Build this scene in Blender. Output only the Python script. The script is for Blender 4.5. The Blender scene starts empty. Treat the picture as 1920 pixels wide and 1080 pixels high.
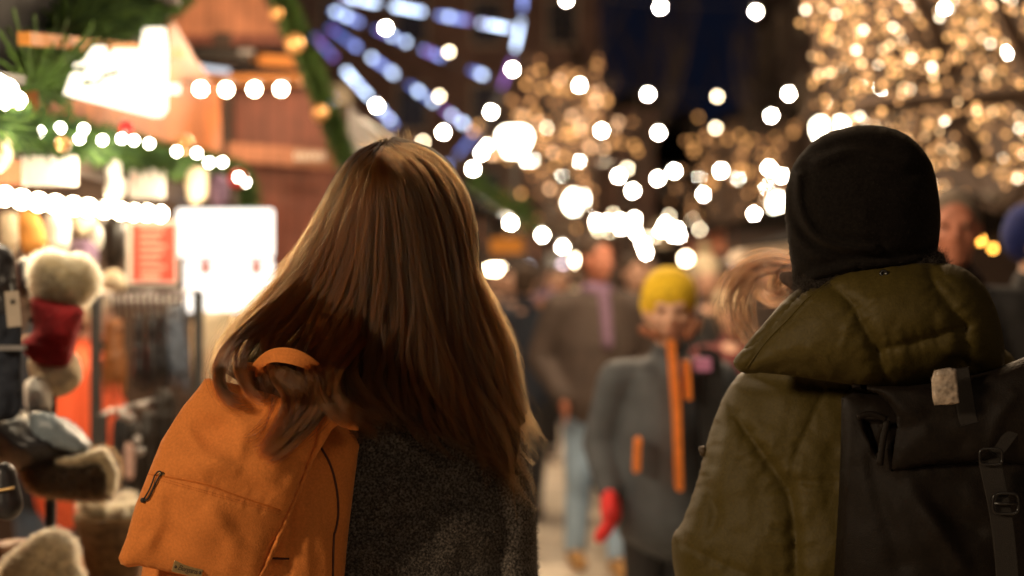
import bpy, bmesh, math, random
import numpy as np
from mathutils import Vector, Matrix
from mathutils.geometry import delaunay_2d_cdt

random.seed(7)
RNG = np.random.default_rng(7)
S = bpy.context.scene
COL = S.collection

# ------------------------------------------------------------------ camera, world, light, exposure
F = 2667.0                      # focal length in pixels of the 1920 wide photograph
CZ = 1.5                        # eye height
cam = bpy.data.cameras.new("camera")
cam.lens = 50.0
cam.sensor_width = 36.0
cam.clip_start = 0.05
cam.clip_end = 400.0
cam.dof.use_dof = True
cam.dof.focus_distance = 2.08
cam.dof.aperture_fstop = 1.85
cam.dof.aperture_blades = 0
camo = bpy.data.objects.new("camera", cam)
camo.location = (0, 0, CZ)
camo.rotation_euler = (math.radians(90), 0, 0)
COL.objects.link(camo)
S.camera = camo

world = bpy.data.worlds.new("World")
S.world = world
world.use_nodes = True
bg = world.node_tree.nodes["Background"]
bg.inputs[0].default_value = (0.30, 0.42, 1.0, 1)      # late dusk blue, almost night
bg.inputs[1].default_value = 0.0105

S.view_settings.view_transform = 'Standard'
S.view_settings.look = 'None'
S.view_settings.exposure = 0.0
S.view_settings.gamma = 1.0
S.cycles.use_denoising = True
S.cycles.max_bounces = 6
S.cycles.sample_clamp_indirect = 4.0
S.cycles.sample_clamp_direct = 0.0
S.cycles.use_adaptive_sampling = False
S.cycles.use_light_tree = True
S.cycles.caustics_reflective = False
S.cycles.caustics_refractive = False


def area_light(name, loc, target, size, power, color):
    l = bpy.data.lights.new(name, 'AREA')
    l.shape = 'DISK'
    l.size = size
    l.energy = power
    l.color = color
    o = bpy.data.objects.new(name, l)
    o.location = loc
    o.rotation_euler = (Vector(target) - Vector(loc)).to_track_quat('-Z', 'Y').to_euler()
    COL.objects.link(o)
    return o


def point_light(name, loc, power, color, r=0.08):
    l = bpy.data.lights.new(name, 'POINT')
    l.energy = power
    l.color = color
    l.shadow_soft_size = r
    o = bpy.data.objects.new(name, l)
    o.location = loc
    COL.objects.link(o)
    return o


WARM = (1.0, 0.76, 0.50)
# stall row lamp behind the camera, then an added soft fill light
area_light("stall_lamp_light", (-2.5, 0.1, 2.5), (-0.25, 2.1, 1.4), 0.5, 72, WARM)
area_light("lane_fill_light", (1.4, -1.6, 3.3), (0.3, 2.2, 1.3), 1.2, 16, (1.0, 0.76, 0.50))
# street lamps and lit stalls either side of the two friends
area_light("side_lamp_light", (1.05, 3.9, 2.9), (-0.1, 2.2, 1.5), 0.3, 9, (1.0, 0.66, 0.36))
area_light("stall_front_light", (-1.5, 3.6, 2.0), (-0.2, 2.2, 1.5), 0.3, 4, (1.0, 0.70, 0.40))
for i_, (x_, y_, z_, p_) in enumerate([(.2, 4.0, 3.2, 26), (1.6, 6.2, 3.4, 34), (.5, 6.4, 3.1, 70), (-.2, 9.5, 3.4, 60), (1.2, 13, 3.5, 110), (.4, 18, 3.6, 130), (1.6, 24, 3.8, 200), (1.5, 34, 4.0, 500), (8.5, 34, 6, 700)]):
    point_light("lane_fill_point", (x_, y_, z_), p_ * 3.1, (1.0, 0.74, 0.48), .15)  # added fill points that brighten the lane, apart from the modelled bulbs


# ------------------------------------------------------------------ helpers
def P(px, py, d):
    return Vector(((px - 960.0) / F * d, d, CZ - (py - 540.0) / F * d))


def hashv(ix, iy, s):
    n = (ix.astype(np.int64) * 374761393 + iy.astype(np.int64) * 668265263 + s * 2147483647 + 12345) & 0xffffffff
    n = ((n ^ (n >> 13)) * 1274126177) & 0xffffffff
    n = (n ^ (n >> 16)) & 0xffffffff
    return n.astype(np.float64) / 4294967295.0


def vnoise(x, y, s=0):
    x = np.asarray(x, float); y = np.asarray(y, float)
    ix = np.floor(x); iy = np.floor(y)
    fx = x - ix; fy = y - iy
    fx = fx * fx * (3 - 2 * fx); fy = fy * fy * (3 - 2 * fy)
    a = hashv(ix, iy, s); b = hashv(ix + 1, iy, s); c = hashv(ix, iy + 1, s); d = hashv(ix + 1, iy + 1, s)
    return ((a * (1 - fx) + b * fx) * (1 - fy) + (c * (1 - fx) + d * fx) * fy) * 2 - 1


def fbm(x, y, s=0, o=3):
    t = 0; a = 1.0
    for i in range(o):
        t = t + a * vnoise(np.asarray(x) * 2 ** i, np.asarray(y) * 2 ** i, s + i)
        a *= 0.5
    return t


def tag(o, label=None, cat=None, group=None, kind=None):
    if label: o["label"] = label
    if cat: o["category"] = cat
    if group: o["group"] = group
    if kind: o["kind"] = kind
    return o


def empty(name, loc=(0, 0, 0), rz=0.0):
    o = bpy.data.objects.new(name, None)
    o.empty_display_size = 0.1
    o.location = loc
    o.rotation_euler = (0, 0, rz)
    COL.objects.link(o)
    return o


def link(name, me, mat=None, parent=None, smooth=True):
    o = bpy.data.objects.new(name, me)
    if mat is not None and not me.materials:
        me.materials.append(mat)
    if smooth and len(me.polygons):
        me.polygons.foreach_set("use_smooth", [True] * len(me.polygons))
    COL.objects.link(o)
    if parent is not None:
        o.parent = parent
        if parent.get("baked"):
            pass
    return o


def inv(parent, o):
    """parts are made in world space: keep them there under a parent that has a place of its own"""
    o.parent = parent
    o.matrix_parent_inverse = Matrix.LocRotScale(parent.location, parent.rotation_euler, parent.scale).inverted()
    return o


class MB:
    def __init__(self):
        self.v = []; self.f = []

    def add(self, v, f):
        n = len(self.v)
        self.v += [tuple(p) for p in v]
        self.f += [tuple(i + n for i in q) for q in f]
        return self

    def box(self, c, s, rz=0.0, R=None):
        cx, cy, cz = c; hx, hy, hz = s[0] / 2, s[1] / 2, s[2] / 2
        if R is None: R = Matrix.Rotation(rz, 3, 'Z')
        vs = [R @ Vector((x * hx, y * hy, z * hz)) + Vector(c) for x in (-1, 1) for y in (-1, 1) for z in (-1, 1)]
        return self.add(vs, [(0, 1, 3, 2), (4, 6, 7, 5), (0, 4, 5, 1), (2, 3, 7, 6), (0, 2, 6, 4), (1, 5, 7, 3)])

    def bar(self, a, b, w, h=None, up=(0, 0, 1)):
        a = Vector(a); b = Vector(b); h = h or w
        t = (b - a).normalized(); u = Vector(up)
        if abs(t.dot(u)) > 0.95: u = Vector((0, 1, 0))
        s = t.cross(u).normalized(); n = s.cross(t)
        vs = [p + s * x * w / 2 + n * y * h / 2 for p in (a, b) for x in (-1, 1) for y in (-1, 1)]
        return self.add(vs, [(0, 1, 3, 2), (4, 6, 7, 5), (0, 4, 5, 1), (2, 3, 7, 6), (0, 2, 6, 4), (1, 5, 7, 3)])

    def tube(self, pts, r, n=8, r2=None, cap=True):
        pts = [Vector(p) for p in pts]
        m = len(pts)
        rs = [r if r2 is None else r + (r2 - r) * i / (m - 1) for i in range(m)] if not isinstance(r, (list, tuple)) else r
        t0 = (pts[1] - pts[0]).normalized()
        u = t0.orthogonal().normalized()
        vs = []
        for i, p in enumerate(pts):
            t = (pts[min(i + 1, m - 1)] - pts[max(i - 1, 0)]).normalized()
            u = (u - t * u.dot(t)).normalized(); w = t.cross(u)
            for k in range(n):
                a = 2 * math.pi * k / n
                vs.append(p + (u * math.cos(a) + w * math.sin(a)) * rs[i])
        fs = [(i * n + k, i * n + (k + 1) % n, (i + 1) * n + (k + 1) % n, (i + 1) * n + k) for i in range(m - 1) for k in range(n)]
        if cap: fs += [tuple(range(n))[::-1], tuple((m - 1) * n + k for k in range(n))]
        return self.add(vs, fs)

    def ball(self, c, r, seg=12, ring=8, R=None):
        if not isinstance(r, (list, tuple)): r = (r, r, r)
        vs = [Vector((0, 0, r[2]))]
        for i in range(1, ring):
            a = math.pi * i / ring
            for k in range(seg):
                b = 2 * math.pi * k / seg
                vs.append(Vector((r[0] * math.sin(a) * math.cos(b), r[1] * math.sin(a) * math.sin(b), r[2] * math.cos(a))))
        vs.append(Vector((0, 0, -r[2])))
        if R is not None: vs = [R @ v for v in vs]
        vs = [v + Vector(c) for v in vs]
        fs = [(0, 1 + k, 1 + (k + 1) % seg) for k in range(seg)]
        for i in range(ring - 2):
            for k in range(seg):
                a = 1 + i * seg + k; b = 1 + i * seg + (k + 1) % seg
                fs.append((a, a + seg, b + seg, b))
        e = len(vs) - 1; o = 1 + (ring - 2) * seg
        fs += [(e, o + (k + 1) % seg, o + k) for k in range(seg)]
        return self.add(vs, fs)

    def lathe(self, c, prof, n=20, R=None):
        vs = []
        for r, z in prof:
            for k in range(n):
                a = 2 * math.pi * k / n
                v = Vector((r * math.cos(a), r * math.sin(a), z))
                if R is not None: v = R @ v
                vs.append(v + Vector(c))
        m = len(prof)
        fs = [(i * n + k, i * n + (k + 1) % n, (i + 1) * n + (k + 1) % n, (i + 1) * n + k) for i in range(m - 1) for k in range(n)]
        fs += [tuple(range(n))[::-1], tuple((m - 1) * n + k for k in range(n))]
        return self.add(vs, fs)

    def prism(self, poly, thick, normal=(0, 1, 0)):
        """polygon of 3-D points extruded along normal"""
        n = len(poly); N = Vector(normal) * thick
        vs = [Vector(p) for p in poly] + [Vector(p) + N for p in poly]
        fs = [tuple(range(n))[::-1], tuple(range(n, 2 * n))] + [(i, (i + 1) % n, (i + 1) % n + n, i + n) for i in range(n)]
        return self.add(vs, fs)

    def mesh(self, name):
        me = bpy.data.meshes.new(name)
        me.from_pydata(self.v, [], self.f)
        me.update()
        return me

    def build(self, name, mat, parent=None, smooth=False, bevel=0):
        me = self.mesh(name)
        o = link(name, me, mat, None, smooth)
        if bevel:
            m = o.modifiers.new("bevel", 'BEVEL'); m.width = bevel; m.segments = 2; m.limit_method = 'ANGLE'
        if parent is not None: inv(parent, o)
        return o


# ------------------------------------------------------------------ materials
def mat(name, col, rough=0.7, var=0.25, scale=30.0, bump=0.0, bscale=200.0, metal=0.0, spec=0.5, sheen=0.0, emit=None, es=0.0,
        alpha=1.0, sheen_tint=None, wave=None, detail=4.0, bdist=0.002):
    m = bpy.data.materials.new(name)
    m.use_nodes = True
    nt = m.node_tree; N = nt.nodes; L = nt.links
    b = N["Principled BSDF"]
    b.inputs["Roughness"].default_value = rough
    b.inputs["Metallic"].default_value = metal
    b.inputs["Specular IOR Level"].default_value = spec
    if sheen:
        b.inputs["Sheen Weight"].default_value = sheen
        b.inputs["Sheen Roughness"].default_value = 0.4
        if sheen_tint: b.inputs["Sheen Tint"].default_value = (*sheen_tint, 1)
    tc = N.new("ShaderNodeTexCoord")
    nz = N.new("ShaderNodeTexNoise"); nz.inputs["Scale"].default_value = scale; nz.inputs["Detail"].default_value = detail
    L.new(tc.outputs["Object"], nz.inputs["Vector"])
    rp = N.new("ShaderNodeMapRange"); rp.inputs[1].default_value = 0.3; rp.inputs[2].default_value = 0.7
    rp.inputs[3].default_value = 1 - var; rp.inputs[4].default_value = 1 + var
    L.new(nz.outputs["Fac"], rp.inputs[0])
    mx = N.new("ShaderNodeVectorMath"); mx.operation = 'SCALE'
    mx.inputs[0].default_value = col
    L.new(rp.outputs[0], mx.inputs["Scale"])
    L.new(mx.outputs[0], b.inputs["Base Color"])
    hsrc = None
    if bump:
        bn = N.new("ShaderNodeTexNoise"); bn.inputs["Scale"].default_value = bscale; bn.inputs["Detail"].default_value = 3
        L.new(tc.outputs["Object"], bn.inputs["Vector"])
        bp = N.new("ShaderNodeBump"); bp.inputs["Strength"].default_value = bump; bp.inputs["Distance"].default_value = bdist
        src = bn.outputs["Fac"]
        if wave:
            wv = N.new("ShaderNodeTexWave"); wv.bands_direction = wave[0]; wv.inputs["Scale"].default_value = wave[1]
            wv.inputs["Distortion"].default_value = 0.6
            L.new(tc.outputs["Object"], wv.inputs["Vector"])
            ad = N.new("ShaderNodeMath"); ad.operation = 'ADD'
            L.new(wv.outputs["Fac"], ad.inputs[0]); L.new(src, ad.inputs[1]); src = ad.outputs[0]
        L.new(src, bp.inputs["Height"]); L.new(bp.outputs[0], b.inputs["Normal"])
    if emit:
        b.inputs["Emission Color"].default_value = (*emit, 1)
        b.inputs["Emission Strength"].default_value = es
    return m


def glow(name, col, strength, sample=True):
    m = bpy.data.materials.new(name); m.use_nodes = True
    nt = m.node_tree; nt.nodes.clear()
    e = nt.nodes.new("ShaderNodeEmission"); e.inputs[0].default_value = (*col, 1); e.inputs[1].default_value = strength
    o = nt.nodes.new("ShaderNodeOutputMaterial"); nt.links.new(e.outputs[0], o.inputs[0])
    m.cycles.emission_sampling = 'AUTO' if sample else 'NONE'
    return m


def planks(name, col, axis='X', scale=6.0, rough=0.6):
    """painted boards: darker joints and grain running along the board"""
    m = mat(name, col, rough, 0.3, 8.0)
    nt = m.node_tree; N = nt.nodes; L = nt.links
    b = N["Principled BSDF"]
    tc = N.new("ShaderNodeTexCoord")
    wv = N.new("ShaderNodeTexWave"); wv.bands_direction = axis; wv.inputs["Scale"].default_value = scale; wv.wave_profile = 'SAW'
    L.new(tc.outputs["Object"], wv.inputs["Vector"])
    rp = N.new("ShaderNodeValToRGB")
    rp.color_ramp.elements[0].position = 0.0; rp.color_ramp.elements[0].color = (0.25, 0.25, 0.25, 1)
    rp.color_ramp.elements[1].position = 0.12; rp.color_ramp.elements[1].color = (1, 1, 1, 1)
    L.new(wv.outputs["Fac"], rp.inputs[0])
    old = b.inputs["Base Color"].links[0].from_socket
    mu = N.new("ShaderNodeVectorMath"); mu.operation = 'MULTIPLY'
    L.new(old, mu.inputs[0]); L.new(rp.outputs[0], mu.inputs[1]); L.new(mu.outputs[0], b.inputs["Base Color"])
    return m


M = {}
M['orange'] = mat("orange_canvas", (0.62, 0.200, 0.046), 0.88, 0.10, 260, 0.6, 420, sheen=0.15, sheen_tint=(1, 0.6, 0.3), spec=0.12, bdist=0.0014)
M['orange_dark'] = mat("orange_webbing", (0.50, 0.14, 0.02), 0.8, 0.12, 60, 0.4, 1400, spec=0.2)
M['black_cord'] = mat("black_cord", (0.012, 0.011, 0.010), 0.6, 0.2, 300, 0.4, 900)
M['brown_cord'] = mat("brown_cord", (0.07, 0.018, 0.006), 0.7, 0.2, 300)
M['brass'] = mat("brass", (0.50, 0.34, 0.15), 0.35, 0.15, 200, 0.2, 700, metal=0.85)
M['brass_dark'] = mat("engraved", (0.06, 0.035, 0.015), 0.6)
M['coat'] = mat("boucle_wool", (0.060, 0.046, 0.036), 0.95, 0.85, 330, 1.0, 420, spec=0.1, sheen=0.3, sheen_tint=(0.6, 0.5, 0.4), bdist=0.006)
def tweed(name, a, b, scale):
    m = mat(name, a, .95, 0, 10, 1.0, scale * 1.1, spec=.1, bdist=.006)
    nt = m.node_tree; N = nt.nodes; L = nt.links; bb_ = N["Principled BSDF"]
    tc = N.new("ShaderNodeTexCoord"); n1 = N.new("ShaderNodeTexNoise"); n1.inputs["Scale"].default_value = scale; n1.inputs["Detail"].default_value = 3
    r_ = N.new("ShaderNodeValToRGB"); r_.color_ramp.elements[0].position = .40; r_.color_ramp.elements[0].color = (*a, 1)
    r_.color_ramp.elements[1].position = .66; r_.color_ramp.elements[1].color = (*b, 1)
    L.new(tc.outputs["Object"], n1.inputs["Vector"]); L.new(n1.outputs["Fac"], r_.inputs[0]); L.new(r_.outputs[0], bb_.inputs["Base Color"])
    return m


M['coat'] = tweed("boucle_wool_speckled", (0.042, 0.036, 0.031), (0.24, 0.205, 0.175), 290)
M['beanie'] = mat("black_knit", (0.0105, 0.0085, 0.0072), 0.95, 0.3, 200, 0.9, 700, spec=0.05, sheen=0.04, sheen_tint=(1, .75, .5), bdist=0.0016)
M['olive'] = mat("olive_shell", (0.070, 0.050, 0.0105), 0.58, 0.14, 220, 0.5, 420, spec=0.2, bdist=0.0012)
M['blackbag'] = mat("black_coated_fabric", (0.0095, 0.0060, 0.0036), 0.6, 0.25, 160, 0.5, 500, spec=0.16)
M['webbing'] = mat("webbing", (0.016, 0.011, 0.007), 0.7, 0.2, 300, 0.7, 1200)
M['plastic'] = mat("black_plastic", (0.015, 0.012, 0.010), 0.3, 0.1, 60)
M['tag'] = mat("reflective_tag", (0.42, 0.33, 0.25), 0.35, 0.45, 90, 0.6, 160)
M['skin'] = mat("skin", (0.62, 0.36, 0.25), 0.55, 0.12, 40)
M['skin_red'] = mat("skin_ruddy", (0.52, 0.20, 0.12), 0.55, 0.15, 40)
M['eye'] = mat("eye_shade", (0.16, 0.085, 0.055), .5)
M['jeans'] = mat("blue_denim", (0.10, 0.15, 0.23), 0.85, 0.45, 9, 0.4, 300)
M['jeans_light'] = mat("light_denim", (0.27, 0.39, 0.54), 0.85, 0.35, 6, 0.3, 300)
M['darkcloth'] = mat("dark_cloth", (0.014, 0.013, 0.014), 0.8, 0.3, 30, 0.3, 200)
M['navy'] = mat("navy_cloth", (0.012, 0.017, 0.030), 0.8, 0.3, 30, 0.3, 200)
M['shoe'] = mat("dark_leather", (0.02, 0.014, 0.010), 0.5)
M['shoe_tan'] = mat("tan_leather", (0.45, 0.25, 0.09), 0.6)
M['brownjacket'] = mat("brown_jacket", (0.066, 0.046, 0.037), 0.8, 0.2, 12, 0.3, 200)
M['greyjacket'] = mat("grey_child_jacket", (0.065, 0.075, 0.088), 0.7, 0.2, 12, 0.3, 200)
M['blackjacket'] = mat("black_child_panel", (0.014, 0.014, 0.016), 0.7, 0.2, 12)
M['zip_orange'] = mat("orange_zip", (0.85, 0.24, 0.03), 0.6)
M['yellow'] = mat("yellow_knit", (0.75, 0.50, 0.02), 0.9, 0.2, 40, 0.6, 200)
M['redglove'] = mat("red_glove", (0.70, 0.03, 0.03), 0.7)
M['white'] = mat("white_cloth", (0.75, 0.72, 0.66), 0.8)
M['pink'] = mat("pink_badge", (0.55, 0.22, 0.42), 0.7)
M['cream'] = mat("cream_knit", (0.66, 0.55, 0.38), 0.95, 0.2, 50, 0.7, 200)
M['purplecloth'] = mat("mauve_cloth", (0.20, 0.12, 0.19), 0.85)
M['red'] = mat("red_knit", (0.34, 0.008, 0.012), 0.95, 0.25, 60, 0.9, 220, wave=('X', 60), bdist=0.004)
M['fur'] = mat("cream_fur", (0.34, 0.26, 0.16), 0.95, 0.5, 40, 1.0, 90, bdist=0.01)
M['furbrown'] = mat("brown_fur", (0.022, 0.012, 0.006), 0.95, 0.6, 30, 1.0, 90, bdist=0.01)
M['blackleather'] = mat("black_leather", (0.018, 0.016, 0.018), 0.38, 0.2, 40, 0.3, 120)
M['brownleather'] = mat("brown_leather", (0.26, 0.095, 0.025), 0.5, 0.2, 30, 0.3, 120)
M['greyleather'] = mat("blue_grey_leather", (0.09, 0.11, 0.15), 0.45, 0.35, 25, 0.3, 120)
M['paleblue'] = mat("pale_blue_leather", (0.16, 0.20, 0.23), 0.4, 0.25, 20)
M['redorange'] = mat("red_orange_jacket", (0.85, 0.13, 0.045), 0.75, 0.12, 12, 0.3, 100)
M['blue'] = mat("blue_knit", (0.008, 0.018, 0.13), 0.9, 0.2, 50, 0.6, 200)
M['greyhair'] = mat("grey_felt", (0.20, 0.15, 0.11), 0.9, 0.3, 60, 0.6, 200)
M['brownhair'] = mat("brown_hair", (0.05, 0.028, 0.016), 0.8, 0.4, 60, 0.6, 200)
M['paper'] = mat("white_paper", (0.80, 0.76, 0.68), 0.7, 0.06)
M['posterred'] = mat("poster_red", (0.72, 0.07, 0.04), 0.6, 0.05)
M['posterpale'] = mat("poster_pale", (0.85, 0.42, 0.32), 0.6, 0.05)
M['metal'] = mat("steel", (0.35, 0.33, 0.32), 0.3, 0.1, 60, metal=0.9)
M['darkmetal'] = mat("dark_metal", (0.03, 0.028, 0.026), 0.5)
M['wood_orange'] = planks("orange_boards", (0.50, 0.15, 0.035), 'Y', 5.0)
M['wood_pink'] = planks("pale_red_boards", (0.42, 0.17, 0.085), 'X', 5.0)
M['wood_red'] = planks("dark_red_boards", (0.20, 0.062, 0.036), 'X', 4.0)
M['beam'] = mat("orange_beam", (0.60, 0.22, 0.03), 0.6, 0.2, 12)
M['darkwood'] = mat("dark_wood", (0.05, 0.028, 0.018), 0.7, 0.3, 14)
M['tablewood'] = mat("table_wood", (0.30, 0.15, 0.07), 0.6, 0.25, 12)
M['wicker'] = mat("wicker", (0.26, 0.14, 0.05), 0.8, 0.5, 60, 1.0, 90, wave=('Z', 40), bdist=0.01)
M['fir'] = mat("fir_needles", (0.035, 0.085, 0.018), 0.7, 0.5, 30)
M['fir_light'] = mat("fir_needles_bright", (0.09, 0.17, 0.03), 0.7, 0.4, 30)
M['bark'] = mat("bark", (0.075, 0.045, 0.028), 0.9, 0.4, 20, 0.8, 60)
M['bark_dark'] = mat("dark_bark", (0.014, 0.010, 0.008), .95, .3, 20, spec=.05)
M['gold'] = mat("gold_bauble", (0.75, 0.42, 0.16), 0.3, 0.05, metal=0.5)
M['redbauble'] = mat("red_bauble", (0.60, 0.02, 0.02), 0.3, 0.05)
M['bulb'] = glow("bulb_glow", (1.0, 0.90, 0.70), 260)
M['bulb_dim'] = glow("bulb_glow_dim", (1.0, 0.80, 0.52), 30)
M['bulb_stall'] = glow("stall_bulb_glow", (1.0, 0.84, 0.58), 60)
M['bulb_small'] = glow("garland_bulb_glow", (1.0, 0.93, 0.75), 40)
M['lampglass'] = glow("lamp_glow", (1.0, 0.90, 0.68), 26)
M['lightbox'] = glow("lightbox_glow", (1.0, 0.92, 0.82), 2.2)
M['lightbox_low'] = glow("lightbox_print_glow", (1.0, 0.86, 0.74), .85)
M['signglow'] = glow("sign_glow", (1.0, 0.86, 0.66), 2.6)
M['amber'] = glow("amber_glow", (1.0, 0.42, 0.06), 14)
M['pinkglow'] = glow("pink_white_glow", (1.0, 0.75, 0.85), 6)
M['bluewhite'] = glow("cold_lamp_glow", (0.75, 0.85, 1.0), 6)


# ------------------------------------------------------------------ inflated outline (a pillow with a real front and back)
def seg_dist(X, Y, poly):
    best = np.full(X.shape, 1e9); along = np.zeros(X.shape); acc = 0.0
    for (x0, y0), (x1, y1) in zip(poly[:-1], poly[1:]):
        dx, dy = x1 - x0, y1 - y0; L2 = dx * dx + dy * dy + 1e-9
        t = np.clip(((X - x0) * dx + (Y - y0) * dy) / L2, 0, 1)
        dd = np.hypot(X - x0 - t * dx, Y - y0 - t * dy)
        k = dd < best
        best = np.where(k, dd, best); along = np.where(k, acc + t * math.sqrt(L2), along)
        acc += math.sqrt(L2)
    return best, along


def smooth_poly(pts, n=4, closed=True):
    pts = [np.array(p, float) for p in pts]; m = len(pts); out = []
    rng = range(m) if closed else range(m - 1)
    for i in rng:
        if closed: p0, p1, p2, p3 = pts[i - 1], pts[i], pts[(i + 1) % m], pts[(i + 2) % m]
        else: p0, p1, p2, p3 = pts[max(i - 1, 0)], pts[i], pts[i + 1], pts[min(i + 2, m - 1)]
        for k in range(n):
            t = k / n
            out.append(0.5 * ((2 * p1) + (-p0 + p2) * t + (2 * p0 - 5 * p1 + 4 * p2 - p3) * t * t + (-p0 + 3 * p1 - 3 * p2 + p3) * t ** 3))
    if not closed: out.append(pts[-1])
    return out


def inside(X, Y, poly):
    c = np.zeros(X.shape, bool); n = len(poly)
    for i in range(n):
        x0, y0 = poly[i]; x1, y1 = poly[(i + 1) % n]
        if y0 == y1: continue
        k = ((y0 > Y) != (y1 > Y)) & (X < (x1 - x0) * (Y - y0) / (y1 - y0) + x0)
        c ^= k
    return c


def inflate(name, outline, d, tf, tb, mtl, parent, step=6.0, disp=None, sm=3, power=0.5, depth=None, full=False):
    """outline in photo pixels; built at distance d, tf metres of belly towards the lane, tb metres away from it"""
    O = smooth_poly(outline, sm) if sm > 1 else [np.array(p, float) for p in outline]
    # resample the edge
    E = []
    for a, b in zip(O, O[1:] + O[:1]):
        L = np.hypot(*(b - a)); k = max(1, int(round(L / step)))
        for i in range(k): E.append(a + (b - a) * i / k)
    E = np.array(E); nb = len(E)
    x0, y0 = E.min(0); x1, y1 = E.max(0)
    gx, gy = np.meshgrid(np.arange(x0, x1, step), np.arange(y0, y1, step * 0.87))
    gx = gx + (np.arange(gx.shape[0]) % 2)[:, None] * step / 2
    X, Y = gx.ravel(), gy.ravel()
    k = inside(X, Y, E); X, Y = X[k], Y[k]
    dist, _ = seg_dist(X, Y, list(E) + [E[0]])
    k = dist > step * 0.55; X, Y = X[k], Y[k]
    V2 = [Vector(p) for p in np.vstack([E, np.stack([X, Y], 1)])]
    r = delaunay_2d_cdt(V2, [], [list(range(nb))], 1, 0.01)
    V = np.array([(v.x, v.y) for v in r[0]]); T = [tuple(f) for f in r[2]]
    n = len(V)
    e = set()
    for f in T:
        for a, b in zip(f, f[1:] + f[:1]): e.add((min(a, b), max(a, b)))
    cnt = {}
    for f in T:
        for a, b in zip(f, f[1:] + f[:1]):
            q = (min(a, b), max(a, b)); cnt[q] = cnt.get(q, 0) + 1
    bnd = np.zeros(n, bool)
    for q, c in cnt.items():
        if c == 1: bnd[list(q)] = True
    ea = np.array(list(e)); A = ea[:, 0]; B = ea[:, 1]
    deg = np.bincount(A, minlength=n) + np.bincount(B, minlength=n)
    # conjugate gradients on the graph Laplacian
    free = ~bnd

    def Lx(x):
        x = np.where(free, x, 0)
        s = deg * x - np.bincount(A, x[B], n) - np.bincount(B, x[A], n)
        return np.where(free, s, 0)
    bvec = free.astype(float); x = np.zeros(n); rr = bvec - Lx(x); p = rr.copy(); rs = rr @ rr
    for _ in range(500):
        Ap = Lx(p); al = rs / (p @ Ap + 1e-30); x += al * p; rr -= al * Ap; rn = rr @ rr
        if rn < 1e-8: break
        p = rr + rn / rs * p; rs = rn
    w = np.clip(x / x.max(), 0, 1) ** power
    px, py = V[:, 0], V[:, 1]
    D = np.full(n, float(d)) if depth is None else depth(px, py)
    xw = (px - 960) / F * D; zw = CZ - (py - 540) / F * D
    off = disp(px, py, w) if disp is not None else 0.0
    yf = D - tf * w - off * np.clip(w * 3, 0, 1)
    # keep the outline true where the belly comes closer
    front = np.stack([(px - 960) / F * yf, yf, CZ - (py - 540) / F * yf], 1)
    back = np.stack([xw, D + tb * w, zw], 1)
    inner = np.where(free)[0]; remap = np.arange(n); remap[inner] = n + np.arange(len(inner))
    verts = np.vstack([front, back[inner]])
    faces = []
    for f in T:
        faces.append(f); faces.append(tuple(remap[list(f)][::-1]))
    # front faces must look towards -Y
    me = bpy.data.meshes.new(name)
    a, b, c = [front[i] for i in T[0][:3]]
    if np.cross(b - a, c - a)[1] > 0: faces = [tuple(f[::-1]) for f in faces]
    me.from_pydata(verts.tolist(), [], [tuple(int(i) for i in f) for f in faces]); me.update()
    o = link(name, me, mtl)
    if parent is not None: inv(parent, o)
    SURF[o.name] = (px, py, yf)
    return o


SURF = {}


def on(o, px, py, lift=0.001):
    """point of an inflated part's near surface under a photo pixel"""
    X, Y, D = SURF[o.name]
    i = np.argsort((X - px) ** 2 + (Y - py) ** 2)[:3]
    w = 1 / (np.hypot(X[i] - px, Y[i] - py) + 0.5)
    return P(px, py, float((D[i] * w).sum() / w.sum()) - lift)


def seams(polys, depth=0.010, sig=9.0, puck=0.0012):
    P_ = [smooth_poly(p, 4, False) for p in polys]

    def f(px, py):
        o = np.zeros(px.shape)
        for i, p in enumerate(P_):
            dd, al = seg_dist(px, py, p)
            o -= depth * np.exp(-(dd / sig) ** 1.3)
            o += puck * np.sin(al / 6.5 + 2.5 * vnoise(al / 14, dd / 25, i)) * np.exp(-(dd / (sig * 2.6)) ** 2) * (dd > 2)
        return o
    return f


# ------------------------------------------------------------------ bodies: capsules fused into one skin
def capsule_verts(mb, a, ra, b, rb, n=14, sx=1.0):
    a = Vector(a); b = Vector(b); t = (b - a)
    L = t.length
    t = t / L if L > 1e-6 else Vector((0, 0, 1))
    u = Vector((1, 0, 0)) if abs(t.x) < 0.9 else Vector((0, 1, 0))
    u = (u - t * u.dot(t)).normalized(); w = t.cross(u)
    rings = []
    for k in range(1, 5):
        an = -math.pi / 2 + math.pi / 2 * k / 4
        rings.append((a + t * ra * math.sin(an), ra * math.cos(an)))
    for k in range(0, 4):
        an = math.pi / 2 * k / 4
        rings.append((b + t * rb * math.sin(an), rb * math.cos(an)))
    vs = [a - t * ra]
    for c, r in rings:
        for k in range(n):
            g = 2 * math.pi * k / n
            vs.append(c + u * math.cos(g) * r * sx + w * math.sin(g) * r)
    vs.append(b + t * rb)
    fs = [(0, 1 + (k + 1) % n, 1 + k) for k in range(n)]
    for i in range(len(rings) - 1):
        for k in range(n):
            q = 1 + i * n + k; s = 1 + i * n + (k + 1) % n
            fs.append((q, s, s + n, q + n))
    e = len(vs) - 1; o = 1 + (len(rings) - 1) * n
    fs += [(e, o + k, o + (k + 1) % n) for k in range(n)]
    mb.add(vs, fs)


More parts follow.
